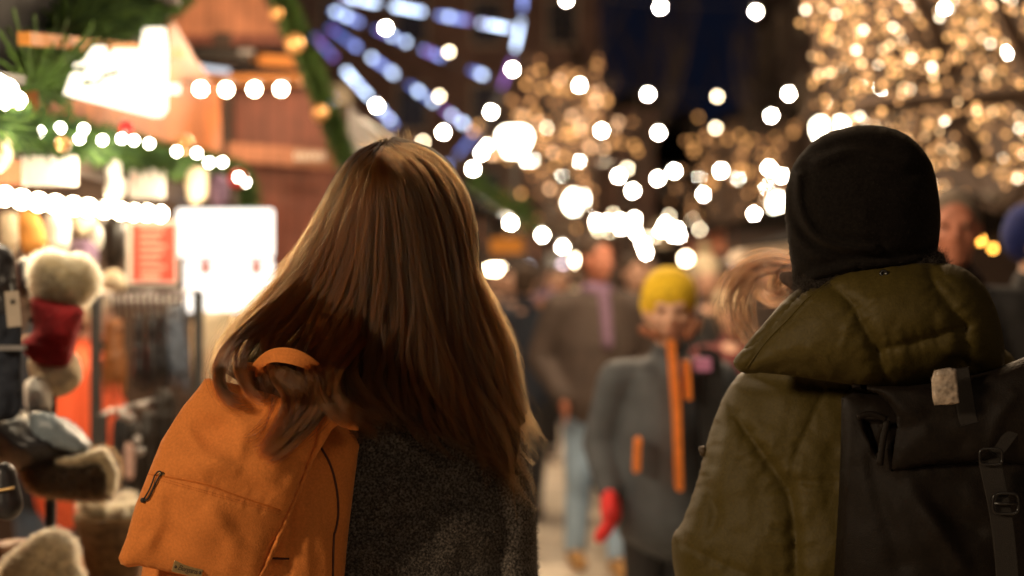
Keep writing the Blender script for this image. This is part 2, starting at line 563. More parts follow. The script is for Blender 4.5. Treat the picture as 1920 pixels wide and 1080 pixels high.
def fuse(name, caps, voxel, mtl, parent, xf=None, sm=4):
    mb = MB()
    for c in caps:
        if c[0] == 'e':
            mb.ball(c[1], c[2], 20, 14, c[3] if len(c) > 3 else None)
        else:
            capsule_verts(mb, c[0], c[1], c[2], c[3], sx=(c[4] if len(c) > 4 else 1.0))
    if xf is not None: mb.v = [tuple(xf @ Vector(v)) for v in mb.v]
    me = mb.mesh(name + "_raw")
    tmp = bpy.data.objects.new("tmp", me); COL.objects.link(tmp)
    r = tmp.modifiers.new("r", 'REMESH'); r.mode = 'VOXEL'; r.voxel_size = voxel
    s = tmp.modifiers.new("s", 'SMOOTH'); s.iterations = sm; s.factor = 0.5
    dg = bpy.context.evaluated_depsgraph_get()
    ev = tmp.evaluated_get(dg)
    out = bpy.data.meshes.new_from_object(ev)
    bpy.data.objects.remove(tmp); bpy.data.meshes.remove(me)
    out.name = name; out.materials.clear()
    o = link(name, out, mtl)
    if parent is not None: inv(parent, o)
    return o


def hand_caps(w, dirv, side, s=1.0, curl=0.5):
    """palm, four unequal bent fingers and a thumb, starting at the wrist w and pointing along dirv"""
    w = Vector(w); t = Vector(dirv).normalized()
    u = Vector((0, -1, 0)); u = (u - t * u.dot(t)).normalized(); n = t.cross(u) * side
    caps = [(w, .026 * s, w + t * .075 * s, .030 * s, .8)]
    for i, L in enumerate((.068, .078, .072, .056)):
        b = w + t * .085 * s + u * (.030 - .020 * i) * s
        m = b + (t * math.cos(curl * .5) - n * math.sin(curl * .5)) * L * .5 * s
        e = m + (t * math.cos(curl) - n * math.sin(curl)) * L * .5 * s
        caps += [(b, .0095 * s, m, .0088 * s), (m, .0088 * s, e, .0078 * s)]
    b = w + t * .03 * s + u * .026 * s
    m = b + (t * .7 + u * .7) * .035 * s; e = m + (t * .95 + u * .2) * .03 * s
    caps += [(b, .013 * s, m, .011 * s), (m, .011 * s, e, .009 * s)]
    return caps


def head_caps(c, s=1.0):
    c = Vector(c)
    E = lambda x, y, z, r: ('e', c + Vector((x, y, z)) * s, tuple(q * s for q in r))
    return [E(0, .012, .03, (.076, .094, .088)), E(0, -.012, -.03, (.062, .078, .082)), E(0, -.062, -.088, (.026, .024, .022)),
            (c + Vector((0, -.088, .02)) * s, .009 * s, c + Vector((0, -.112, -.022)) * s, .014 * s),
            E(.012, -.095, -.026, (.010, .012, .009)), E(-.012, -.095, -.026, (.010, .012, .009)),
            E(.030, -.074, .030, (.026, .018, .010)), E(-.030, -.074, .030, (.026, .018, .010)),
            E(.036, -.062, -.018, (.026, .026, .022)), E(-.036, -.062, -.018, (.026, .026, .022)),
            E(0, -.086, -.052, (.024, .014, .007)), E(0, -.084, -.062, (.020, .013, .007)),
            E(.079, .006, 0, (.010, .020, .032)), E(-.079, .006, 0, (.010, .020, .032))]


def person(label, loc, h=1.75, face=0.0, jacket=None, pants=None, shoes=None, hat=None, hat_style=None, hair=None, skin=None,
           arms=((.27, .03, 1.13, .27, -.06, .88), (-.27, .03, 1.13, -.27, -.06, .88)), glove=None, stride=0.10, group=None,
           girth=1.0, coat_len=.80, voxel=.014, long_hair=False, head_turn=0.0, scarf=None, hs=1.0):
    s = h / 1.75
    root_loc = Vector(loc)
    T = Matrix.Translation(root_loc) @ Matrix.Rotation(face, 4, 'Z') @ Matrix.Scale(s, 4)
    skin = skin or M['skin']; shoes = shoes or M['shoe']
    hipz = .93
    HC = Vector((0, -.02, 1.635))
    k = [(.09, -stride, 1), (-.09, stride, -1)]
    caps = head_caps(HC)
    caps += [((0, .01, 1.44), .055, (0, -.005, 1.56), .052)]
    caps += [((0, 0, hipz), .13, (0, 0, 1.2), .13), ((0, 0, 1.2), .14, (0, 0, 1.38), .12), ((-.15, 0, 1.41), .055, (.15, 0, 1.41), .055)]
    for (hx, st, sd) in k:
        caps += [((hx, 0, hipz), .085, (hx, st * .4 - .02, .5), .06), ((hx, st * .4 - .02, .5), .055, (hx, st, .09), .04),
                 ((hx, st, .05), .038, (hx, st - .13, .035), .032)]
    for i, a in enumerate(arms):
        sd = 1 if a[0] > 0 else -1
        sh = Vector((.175 * sd, 0, 1.40)); el = Vector(a[:3]); wr = Vector(a[3:6])
        caps += [(sh, .055, el, .042), (el, .040, wr, .027)]
        caps += hand_caps(wr, (wr - el).normalized() * .6 + Vector((0, 0, -.6)), sd)
    NK = HC + Vector((0, 0, -.09))
    HT = Matrix.Translation(NK) @ Matrix.Rotation(head_turn, 4, 'Z') @ Matrix.Scale(hs, 4) @ Matrix.Translation(-NK)

    def turn(cs):
        if not head_turn and hs == 1.0: return cs
        R3 = Matrix.Rotation(head_turn, 3, 'Z')
        out = []
        for c in cs:
            if c[0] == 'e': out.append(('e', HT @ Vector(c[1]), tuple(q * hs for q in c[2]), R3))
            else: out.append((HT @ Vector(c[0]), c[1] * hs, HT @ Vector(c[2]), c[3] * hs) + tuple(c[4:]))
        return out
    nh = len(head_caps(HC))
    caps = turn(caps[:nh]) + caps[nh:]
    body = fuse("person", caps, voxel * s * .8, skin, None, T, 3)
    body.data.transform(Matrix.Translation(-root_loc)); body.location = root_loc
    tag(body, label, "person", group)
    g = girth
    j = [((0, 0.01, coat_len + .06), .165 * g, (0, 0, 1.2), .155 * g, 1.2), ((0, 0, 1.2), .155 * g, (0, 0, 1.36), .13 * g, 1.2),
         ((-.165 * g, 0, 1.40), .068 * g, (.165 * g, 0, 1.40), .068 * g), ((0, .01, 1.43), .075, (0, .005, 1.50), .070)]
    for a in arms:
        sd = 1 if a[0] > 0 else -1
        sh = Vector((.18 * sd * g, 0, 1.39)); el = Vector(a[:3]); wr = Vector(a[3:6])
        j += [(sh, .074 * g, el, .062 * g), (el, .062 * g, wr, .045 * g)]
    fuse("jacket", j, voxel * s, jacket or M['darkcloth'], body, T, 3)
    p = [((0, 0, hipz - .02), .145, (0, 0, hipz + .05), .14)]
    for (hx, st, sd) in k:
        p += [((hx, 0, hipz - .04), .098, (hx, st * .4 - .02, .5), .075), ((hx, st * .4 - .02, .5), .073, (hx, st, .11), .062)]
    fuse("trousers", p, voxel * s, pants or M['darkcloth'], body, T, 3)
    for (hx, st, sd) in k:
        fuse("shoe", [((hx, st + .03, .055), .050, (hx, st - .14, .042), .042), ((hx, st, .06), .05, (hx, st, .13), .052)], .012 * s, shoes, body, T, 2)
    def HX(v): return (HT @ Vector(v))
    HTm = T @ HT
    if glove:
        for a in arms:
            sd = 1 if a[0] > 0 else -1
            el = Vector(a[:3]); wr = Vector(a[3:6])
            dv = (wr - el).normalized() * .6 + Vector((0, 0, -.6))
            hc = [(c[0], c[1] + .014, c[2], c[3] + .014) + tuple(c[4:]) for c in hand_caps(wr, dv, sd, 1.2, .8)]
            gl = fuse("glove", hc, .010 * s, glove, body, T, 2)
            inv(gl, fuse("cuff", [(wr - dv.normalized() * .01, .042, wr + dv.normalized() * .012, .042)], .010, M['white'], None, T, 1))
    # face details
    for sx in (-1, 1):
        mb = MB().ball(HX(HC + Vector((.031 * sx, -.083, .012))), (.013, .008, .007), 10, 6)
        mb.v = [tuple(T @ Vector(v)) for v in mb.v]
        mb.build("eye", M['eye'], body, True)
    mb = MB().ball(HX(HC + Vector((0, -.098, -.057))), (.020, .006, .005), 10, 6)
    mb.v = [tuple(T @ Vector(v)) for v in mb.v]
    mb.build("mouth", M['skin_red'], body, True)
    if hair:
        hc = [('e', HC + Vector((0, .028, .045)), (.088, .098, .092))]
        if long_hair: hc += [((0.05, .06, 1.62), .06, (.05, .09, 1.36), .045), ((-.05, .06, 1.62), .06, (-.05, .09, 1.36), .045)]
        else: hc += [('e', HC + Vector((0, .06, -.02)), (.078, .06, .06))]
        fuse("hair", hc, .010 * s, hair, body, HTm, 2)
    if hat:
        if hat_style == 'cap':
            hc = [('e', HC + Vector((0, .01, .060)), (.096, .110, .072)), ('e', HC + Vector((0, -.09, .060)), (.075, .055, .012))]
        else:
            hc = [('e', HC + Vector((0, .016, .062)), (.094, .108, .098)), ((-.005, .016, 1.67), .094, (.005, .016, 1.70), .092)]
        ho = fuse("hat", hc, .010 * s, hat, body, HTm, 2)
        if hat_style == 'pompom':
            inv(ho, fuse("pompom", [('e', HC + Vector((0, .03, .185)), (.05, .05, .05))], .012, M['fur'], None, HTm, 1))
    if scarf:
        fuse("scarf", [('e', Vector((0, -.01, 1.48)), (.092, .10, .05)), ((.02, -.10, 1.46), .035, (.03, -.17, 1.2), .03)], .012, scarf, body, T, 2)
    return body, T


# ================================================================== THE TWO FRIENDS
def wr(px, py, sc, s, amp):
    return amp * fbm(px / sc, py / sc, s, 3)


# ---------------------------------------------------------- person with long hair
def body_of(px, top_py, d, label, shoulder=.2, head_r=1.0):
    """bare body, seen only where the clothes leave it: head, neck, trunk, arms, legs in one skin"""
    c = P(px, top_py, d)
    H = c.z; s = H / 1.75
    T = Matrix.Translation((c.x, d, 0)) @ Matrix.Rotation(math.pi, 4, 'Z') @ Matrix.Scale(s, 4)
    HC = Vector((0, -.02, 1.635))
    caps = head_caps(HC, .95)
    caps += [((0, .01, 1.42), .055, (0, -.005, 1.56), .052), ((0, 0, .93), .11, (0, 0, 1.2), .09), ((0, 0, 1.2), .09, (0, 0, 1.34), .075),
             ((-.13, 0, 1.36), .045, (.13, 0, 1.36), .045)]
    for sd in (-1, 1):
        caps += [((.09 * sd, 0, .93), .085, (.09 * sd, -.02, .5), .06), ((.09 * sd, -.02, .5), .055, (.09 * sd, 0, .09), .04),
                 ((.09 * sd, 0, .05), .038, (.09 * sd, -.13, .035), .032)]
        caps += [((.13 * sd, 0, 1.35), .045, (.17 * sd, -.01, 1.12), .038), ((.17 * sd, -.01, 1.12), .036, (.15 * sd, -.14, .95), .026)]
        caps += hand_caps((.15 * sd, -.14, .95), (-.2 * sd, -.6, -.6), sd)
    o = fuse("person", caps, .012, M['skin'], None, T, 3)
    o.data.transform(Matrix.Translation((-c.x, -d, 0))); o.location = (c.x, d, 0)
    tag(o, label, "person")
    return o, T, s


def legs_of(o, T, s, pants, shoe, cloth):
    for sd in (-1, 1):
        fuse("sleeve", [((.12 * sd, 0, 1.35), .062, (.168 * sd, -.01, 1.12), .054), ((.168 * sd, -.01, 1.12), .054, (.15 * sd, -.13, .96), .045)], .012 * s, cloth, o, T, 2)
    fuse("collar", [((0, .01, 1.40), .085, (0, .005, 1.47), .075)], .012 * s, cloth, o, T, 2)
    p = [((0, 0, .90), .14, (0, 0, .98), .14)]
    for sd in (-1, 1):
        p += [((.09 * sd, 0, .89), .098, (.09 * sd, -.02, .5), .075), ((.09 * sd, -.02, .5), .073, (.09 * sd, 0, .11), .062)]
    fuse("trousers", p, .014 * s, pants, o, T, 3)
    for sd in (-1, 1):
        fuse("boot", [((.09 * sd, .03, .055), .050, (.09 * sd, -.14, .042), .042), ((.09 * sd, 0, .06), .055, (.09 * sd, 0, .22), .06)], .012 * s, shoe, o, T, 2)


womanO, wT, wS = body_of(752, 292, 2.43, "person with long loose brown hair, dark wool coat, back turned, under the orange backpack")
legs_of(womanO, wT, wS, M['darkcloth'], M['shoe'], M['coat'])


def coat_disp(px, py, w):
    o = wr(px, py, 110, 3, .010) + wr(px, py, 34, 5, .0022) + wr(px, py, 6, 9, .0016)
    s_ = seams([[(822, 850), (815, 960), (812, 1080), (812, 1300)]], .004, 9, 0)
    return o + s_(px, py)


coat = inflate("coat", [(520, 668), (470, 700), (445, 760), (425, 900), (412, 1080), (400, 1300), (395, 1560), (700, 1585), (1035, 1560), (1022, 1300),
                        (1008, 1080), (1003, 950), (993, 850), (968, 770), (905, 690), (810, 650), (760, 610), (690, 605), (620, 640)],
               2.33, .155, .14, M['coat'], womanO, 7, coat_disp, 3)
inflate("sleeve", [(955, 770), (990, 830), (1003, 930), (1008, 1080), (1012, 1250), (985, 1330), (930, 1320), (905, 1180), (900, 1000), (905, 860)],
        2.30, .07, .06, M['coat'], womanO, 9, lambda a, b, w: wr(a, b, 60, 31, .006) + wr(a, b, 6, 9, .0014), 3)
# short wool fibres that fuzz the coat
TINT = {}


def hairs(name, strands, rad, mtl, parent, taper=0.35):
    """strands: array (N, M, 3) world space"""
    N_, M_, _ = strands.shape
    hc = bpy.data.hair_curves.new(name)
    hc.add_curves([M_] * N_)
    hc.points.foreach_set("position", strands.reshape(-1).astype(np.float32))
    if np.isscalar(rad): rad = np.full((N_, 1), rad)
    t = np.linspace(0, 1, M_)[None, :]
    rr = rad * (1 - (1 - taper) * np.clip((t - .55) / .45, 0, 1) ** 1.5)
    hc.points.foreach_set("radius", np.broadcast_to(rr, (N_, M_)).reshape(-1).astype(np.float32))
    tint = RNG.random(N_)
    if id(strands) in TINT: tint = .5 * tint + .5 * TINT[id(strands)]
    at_ = hc.attributes.new("tint", 'FLOAT', 'CURVE'); at_.data.foreach_set("value", tint.astype(np.float32))
    hc.materials.append(mtl)
    o = bpy.data.objects.new(name, hc); COL.objects.link(o)
    inv(parent, o)
    return o


def hairmat(name, col, var=.35, rough=.32, radial=.35, tint2=None):
    m = bpy.data.materials.new(name); m.use_nodes = True
    nt = m.node_tree; N = nt.nodes; L = nt.links; N.clear()
    h = N.new("ShaderNodeBsdfHairPrincipled"); h.parametrization = 'COLOR'
    h.inputs["IOR"].default_value = 1.36
    h.inputs["Roughness"].default_value = rough; h.inputs["Radial Roughness"].default_value = radial
    at_ = N.new("ShaderNodeAttribute"); at_.attribute_name = "tint"
    r = N.new("ShaderNodeValToRGB")
    a = tuple(c * (1 - var) for c in col); b = tuple(min(1, c * (1 + var)) for c in (tint2 or col))
    r.color_ramp.elements[0].color = (*a, 1); r.color_ramp.elements[1].color = (*b, 1)
    L.new(at_.outputs["Fac"], r.inputs[0]); L.new(r.outputs[0], h.inputs["Color"])
    o = N.new("ShaderNodeOutputMaterial"); L.new(h.outputs[0], o.inputs[0])
    return m


M['hair'] = hairmat("long_brown_hair", (0.028, 0.0082, 0.0020), .45, .29, .32, (0.112, 0.037, 0.0090))
M['hair2'] = hairmat("brown_hair_blown", (0.009, 0.003, 0.001), .4, .32, .4, (0.030, 0.010, 0.003))
M['fuzz'] = mat("wool_fuzz", (0.05, 0.038, 0.03), 0.9)
M['furfuzz'] = hairmat("cream_fur_hair", (0.50, 0.38, 0.20), .25, .5, .6)
M['furfuzz2'] = hairmat("brown_fur_hair", (0.030, 0.014, 0.005), .5, .4, .5)


def fuzz(name, o, count, length, rad, mtl, curl=1.0, seed=1, keep=None, droop=0.0):
    """short fibres standing on a mesh's surface (world-space mesh with identity placement)"""
    me = o.data
    r = np.random.default_rng(seed)
    n = len(me.vertices)
    co = np.empty(n * 3, np.float32); me.vertices.foreach_get("co", co); co = co.reshape(-1, 3)
    nm = np.empty(n * 3, np.float32); me.vertices.foreach_get("normal", nm); nm = nm.reshape(-1, 3)
    me.calc_loop_triangles()
    m = len(me.loop_triangles); tri = np.empty(m * 3, np.int32); me.loop_triangles.foreach_get("vertices", tri); tri = tri.reshape(-1, 3)
    cen = co[tri].mean(1)
    if keep is not None: tri = tri[keep(cen)]
    a, b, c = co[tri[:, 0]], co[tri[:, 1]], co[tri[:, 2]]
    ar = np.linalg.norm(np.cross(b - a, c - a), axis=1); k = r.choice(len(tri), count, p=ar / ar.sum())
    u = r.random((count, 1)); v = r.random((count, 1)); f = u + v > 1; u = np.where(f, 1 - u, u); v = np.where(f, 1 - v, v)
    p = a[k] + (b[k] - a[k]) * u + (c[k] - a[k]) * v
    nn = nm[tri[k, 0]] + r.normal(0, .5 * curl, (count, 3)); nn /= np.linalg.norm(nn, axis=1)[:, None]
    side = r.normal(0, 1, (count, 3)); side -= nn * (side * nn).sum(1)[:, None]; side /= np.linalg.norm(side, axis=1)[:, None]
    L_ = length * r.uniform(.5, 1.2, (count, 1))
    pts = []
    for i in range(5):
        t = i / 4
        pts.append(p + nn * L_ * math.sin(t * 1.6) * .75 + side * L_ * curl * (1 - math.cos(t * 2.2)) * .45 + np.array([0, 0, -1]) * droop * L_ * t * t)
    return hairs(name, np.stack(pts, 1), rad, mtl, o, .5)


fuzz("wool_fibres", coat, 30000, .006, .00016, M['fuzz'], 1.6, 3, lambda c: (c[:, 1] < 2.36) & (c[:, 2] > .95) & (c[:, 0] > -.3))

# ---- the hair
GUIDES = [
    [(730, 266), (672, 292), (634, 335), (602, 395), (568, 455), (528, 520), (482, 572), (440, 612), (415, 655), (405, 700), (412, 735)],
    [(728, 267), (678, 300), (645, 355), (618, 425), (588, 490), (545, 548), (495, 600), (455, 640), (432, 680), (432, 722), (455, 755)],
    [(724, 270), (684, 315), (656, 385), (634, 460), (604, 530), (562, 588), (520, 632), (488, 672), (478, 712), (500, 745), (540, 772)],
    [(718, 276), (690, 335), (672, 410), (656, 490), (632, 560), (602, 622), (580, 672), (590, 716), (592, 752), (552, 800), (492, 848)],
    [(712, 284), (698, 350), (690, 430), (682, 510), (664, 590), (640, 650), (628, 700), (640, 745), (628, 780), (640, 800), (650, 815)],
    [(712, 292), (712, 360), (716, 445), (716, 530), (710, 610), (700, 675), (690, 720), (696, 760), (712, 790), (726, 812), (740, 825)],
    [(716, 288), (736, 355), (750, 440), (758, 525), (764, 610), (768, 680), (772, 730), (784, 775), (800, 808), (820, 832), (838, 846)],
    [(720, 280), (760, 338), (784, 425), (800, 515), (812, 600), (824, 672), (840, 728), (864, 780), (890, 825), (915, 868), (930, 905)],
    [(724, 274), (784, 325), (818, 408), (838, 500), (856, 590), (874, 668), (896, 732), (924, 800), (950, 862), (972, 918), (993, 966)],
    [(730, 268), (800, 305), (846, 372), (868, 455), (884, 540), (908, 618), (932, 690), (952, 752), (972, 800), (990, 835), (1003, 862)],
    [(736, 265), (808, 288), (858, 345), (882, 425), (890, 505), (920, 572), (950, 640), (964, 702), (976, 752), (990, 795), (1007, 835)],
]
NG = len(GUIDES)
MP = 44


def resample(g, n):
    g = np.array(smooth_poly(g, 8, False)); L = np.r_[0, np.cumsum(np.hypot(*np.diff(g, axis=0).T))]
    t = np.linspace(0, L[-1], n)
    return np.stack([np.interp(t, L, g[:, 0]), np.interp(t, L, g[:, 1])], 1)


G2 = np.stack([resample(g, MP) for g in GUIDES])          # (NG, MP, 2) pixels


def sstep(a, b, x):
    t = np.clip((x - a) / (b - a), 0, 1); return t * t * (3 - 2 * t)


def hair_depth(px, py, u):
    th = (u / (NG - 1) - .5) * math.pi
    tt = np.clip((py - 262) / 135, 0, 1); f = .135 * np.sqrt(1 - (1 - tt) ** 2.4)
    y = 2.315 - f * np.clip(np.cos(th * .96), 0, 1) ** .55
    left = sstep(4.6, 3.0, u)
    bagtop = sstep(585, 715, py)
    y = y - left * bagtop * (np.where(u < 2.5, .10 + .05 * sstep(0, 2.5, u), .15)) * np.clip(1.3 - np.cos(th) * .3, 0, 1.2)
    return y


def eval_guides(u, v):
    """u (N,1) guide coordinate, v (1|N, M) 0..1 along"""
    ui = np.clip(u, 0, NG - 1.0001); i = np.floor(ui).astype(int); f = ui - i
    f = f * f * (3 - 2 * f) * .5 + f * .5
    vi = np.clip(v, 0, 1) * (MP - 1); j = np.minimum(np.floor(vi).astype(int), MP - 2); g = vi - j
    def at(ii): return G2[ii, j] * (1 - g)[..., None] + G2[ii, j + 1] * g[..., None]
    i = np.broadcast_to(i, np.broadcast(i, j).shape); j = np.broadcast_to(j, i.shape); g = np.broadcast_to(g, i.shape)
    return at(i) * (1 - f)[..., None] + at(i + 1) * f[..., None]


def to_world(px, py, y):
    return np.stack([(px - 960) / F * y, y, CZ - (py - 540) / F * y], -1)


def strand_set(n, seed, layer=.020, clumps=230, clump=.75, wave=9.0, frizz=1.6, m=34, short=(.80, 1.02), ulim=(0, NG - 1), drift=0.0):
    r = np.random.default_rng(seed)
    u = r.uniform(ulim[0], ulim[1], (n, 1))
    cu = np.sort(r.uniform(-.1, NG - .9, clumps)); ci = np.clip(np.searchsorted(cu, u[:, 0]), 0, clumps - 1)
    pick = np.where(np.abs(cu[np.maximum(ci - 1, 0)] - u[:, 0]) < np.abs(cu[ci] - u[:, 0]), np.maximum(ci - 1, 0), ci)
    uc = cu[pick][:, None]
    tc = r.random(clumps)
    ph = r.uniform(0, 6.28, clumps)[pick][:, None]; wl = r.uniform(1.0, 2.2, clumps)[pick][:, None]
    cy = r.uniform(-1, 1, clumps)[pick][:, None]; cl = r.uniform(.86, 1.0, clumps)[pick][:, None]
    L = r.uniform(short[0], short[1], (n, 1)) * cl
    v = np.linspace(0, 1, m)[None, :] * L
    v0 = r.random((n, 1)) ** 3 * .10
    v = v0 + v * (1 - v0)
    k = clump * np.clip(v * 1.25, 0, 1) ** 1.1
    uu = u * (1 - k) + (uc + (u - uc) * .12) * k
    sub = np.round(u * 95) / 95; k2 = .65 * np.clip(v * 2.5, 0, 1)
    uu = uu + (sub - u) * k2 * (1 - k * .8)
    uu = uu + drift * r.normal(0, 1, (n, 1)) * v * np.sin(v * r.uniform(1.5, 4, (n, 1)))
    uu = uu + .10 * np.sin(v * 9 + uc * 23) * v + .05 * np.sin(v * 23 + uc * 51) * v
    q = eval_guides(uu, v)
    px, py = q[..., 0], q[..., 1]
    A = wave * v ** 1.6
    side = np.sin(wl * 6.28 * v + ph) * A
    r2 = r.uniform(0, 6.28, (n, 1))
    fz = frizz * (np.sin(v * r.uniform(6, 22, (n, 1)) + r2) + .5 * np.sin(v * r.uniform(20, 50, (n, 1)) + r2 * 2)) * (.25 + v)
    # sideways = across the local flow
    dx = np.gradient(px, axis=1); dy = np.gradient(py, axis=1); dl = np.hypot(dx, dy) + 1e-6
    px = px + (side + fz) * dy / dl; py = py - (side + fz) * dx / dl
    lay = r.random((n, 1)) ** 1.3 * layer
    y = hair_depth(px, py, uu) + lay + .022 * cy * np.clip(v * 2, 0, 1) + .011 * np.sin(wl * 5 * v + ph * 2) * v
    # inner layers sit a little inside the outline
    cx = 752 + (py - 265) * .02
    px = px + (cx - px) * (lay / .30) * sstep(.02, .25, v)
    out = to_world(px, py, y)
    TINT[id(out)] = tc[pick] if pick is not None else 0
    KEEP.append(out)
    return out


KEEP = []
hb_u = np.linspace(.04, NG - 1.04, 60)[:, None]; hb_v = np.linspace(.0, .90, 50)[None, :]
q = eval_guides(hb_u, np.broadcast_to(hb_v, (60, 50)))
hy = hair_depth(q[..., 0], q[..., 1], hb_u) + .020
cx = 752.0
bx = q[..., 0] + (cx - q[..., 0]) * .03 * sstep(.0, .2, hb_v) + np.sin(hb_u * 9) * 3
hbw = to_world(bx, q[..., 1] + 8 * (1 - hb_v), hy)
vs = hbw.reshape(-1, 3).tolist()
fs = [(i * 50 + j, i * 50 + j + 1, (i + 1) * 50 + j + 1, (i + 1) * 50 + j) for i in range(59) for j in range(49)]
me = bpy.data.meshes.new("hair"); me.from_pydata(vs, [], fs); me.update()
M['hairbase'] = mat("hair_underlayer", (0.035, 0.014, 0.005), .75, .5, 60, spec=.2)
hairO = link("hair", me, M['hairbase']); inv(womanO, hairO)
sol = hairO.modifiers.new("thickness", 'SOLIDIFY'); sol.thickness = .03; sol.offset = 0 
main = strand_set(18000, 11, wave=19, frizz=2.6, clumps=260, clump=.52)
hairs("hair_strands", main, RNG.uniform(.00010, .00019, (len(main), 1)), M['hair'], hairO, .3)
mid = strand_set(3600, 12, layer=.004, clumps=130, clump=.85, wave=26, frizz=3.5, short=(.86, 1.06))
hairs("hair_locks", mid, RNG.uniform(.00012, .0002, (len(mid), 1)), M['hair'], hairO, .2)
cross = strand_set(2600, 17, layer=.004, clumps=300, clump=.15, wave=14, frizz=4, drift=.55, short=(.7, 1.04)); cross[:, :, 1] -= .003
hairs("crossing_hairs", cross, .00011, M['hair'], hairO, .3)
fly = strand_set(1100, 13, layer=.0, clumps=200, clump=.2, wave=16, frizz=9, short=(.5, 1.05))
fly[:, :, 1] -= .006
hairs("flyaway_hairs", fly, .00012, M['hair'], hairO, .3)
edge = np.concatenate([strand_set(420, 14, layer=.0, clumps=120, clump=.1, wave=26, frizz=12, short=(.45, 1.05), ulim=(0, .7)),
                       strand_set(360, 15, layer=.0, clumps=120, clump=.1, wave=22, frizz=12, short=(.4, 1.03), ulim=(NG - 1.6, NG - 1))])
hairs("wispy_hairs", edge, .00012, M['hair'], hairO, .3)
# short wisps standing up at the parting
r = np.random.default_rng(5); n = 60; t = np.linspace(0, 1, 10)[None, :]
x0 = r.uniform(690, 775, (n, 1)); y0 = 272 + np.abs(x0 - 733) * .16; a = r.normal(0, .6, (n, 1)) + (x0 - 733) * .012; L_ = r.uniform(10, 42, (n, 1))
wx = x0 + np.sin(a) * L_ * t + r.normal(0, 9, (n, 1)) * t * t; wy = y0 - np.cos(a) * L_ * t + np.abs(a) * 10 * t * t
hairs("parting_wisps", to_world(wx, wy, np.full(wx.shape, 2.30)), .00012, M['hair'], hairO, .2)


def lock(path, n, width, seed, y_of, tipw=.35, wave=4.0, m=28, layer=.012, name="hair_lock", subs=None):
    """a thick lock made of smaller ones, each with its own curl, depth and tone"""
    r = np.random.default_rng(seed)
    subs = subs or max(6, int(width / 2.3))
    so = np.linspace(-.5, .5, subs) + r.normal(0, .05, subs); sp = r.uniform(0, 6.28, subs); sa = r.uniform(.5, 1.8, subs); sy = r.uniform(0, 1, subs); st = r.random(subs)
    k = r.integers(0, subs, n)
    g = np.array(smooth_poly(path, 8, False)); Lc = np.r_[0, np.cumsum(np.hypot(*np.diff(g, axis=0).T))]
    v0 = r.random((n, 1)) ** 1.5 * .22
    v = v0 + (1 - v0) * np.linspace(0, 1, m)[None, :] * (r.uniform(.80, 1.02, (n, 1)) * (.86 + .14 * sa[k][:, None] / 1.8))
    t = np.clip(v, 0, 1) * Lc[-1]
    px = np.interp(t, Lc, g[:, 0]); py = np.interp(t, Lc, g[:, 1])
    dx = np.gradient(px, axis=1); dy = np.gradient(py, axis=1); dl = np.hypot(dx, dy) + 1e-6
    env = (np.sin(np.clip(v * 1.1 + .12, 0, 1) * 3.14) * (1 - tipw) + tipw)
    within = r.normal(0, 1, (n, 1)) * width / subs * .9 * (1.2 - .8 * np.clip(v, 0, 1))
    o = so[k][:, None] * width * env * 1.1 + within + wave * sa[k][:, None] * np.sin(v * 8 + sp[k][:, None]) * (.2 + v)
    o = o + r.normal(0, 1.0, (n, 1)) * 6 * v ** 3 + (r.random((n, 1)) > .96) * r.normal(0, 12, (n, 1)) * v
    px = px + o * dy / dl; py = py - o * dx / dl
    y = y_of(px, py) + r.random((n, 1)) * layer * .4 + sy[k][:, None] * layer + .004 * np.sin(v * 9 + sp[k][:, None] * 2)
    out = to_world(px, py, y)
    TINT[id(out)] = st[k]; KEEP.append(out)
    return out


def join(ls):
    out = np.concatenate(ls); TINT[id(out)] = np.concatenate([TINT[id(l)] for l in ls]); KEEP.append(out)
    return out


# ---------------------------------------------------------- orange backpack
bagO = empty("backpack", P(470, 1000, 2.1) * 1.0)
tag(bagO, "rust orange canvas backpack with a fold-over flap, black zip cord and small brass nameplate", "backpack")
bag_main = inflate("bag_body", [(400, 735), (600, 760), (668, 822), (671, 850), (665, 900), (657, 966), (651, 1020), (644, 1100), (630, 1250), (560, 1330), (350, 1290), (262, 1180),
                         (266, 1072), (280, 1000), (320, 900), (360, 800)],
                   2.135, .085, .05, M['orange'], bagO, 6, lambda a, b, w: wr(a * 1.2, b * .4, 60, 41, .006) + wr(a * 1.3, b * .4, 30, 43, .0012)
                   + seams([[(546, 945), (545, 1010), (540, 1100)], [(505, 1047), (538, 1050)]], .006, 5, 0)(a, b), 2)


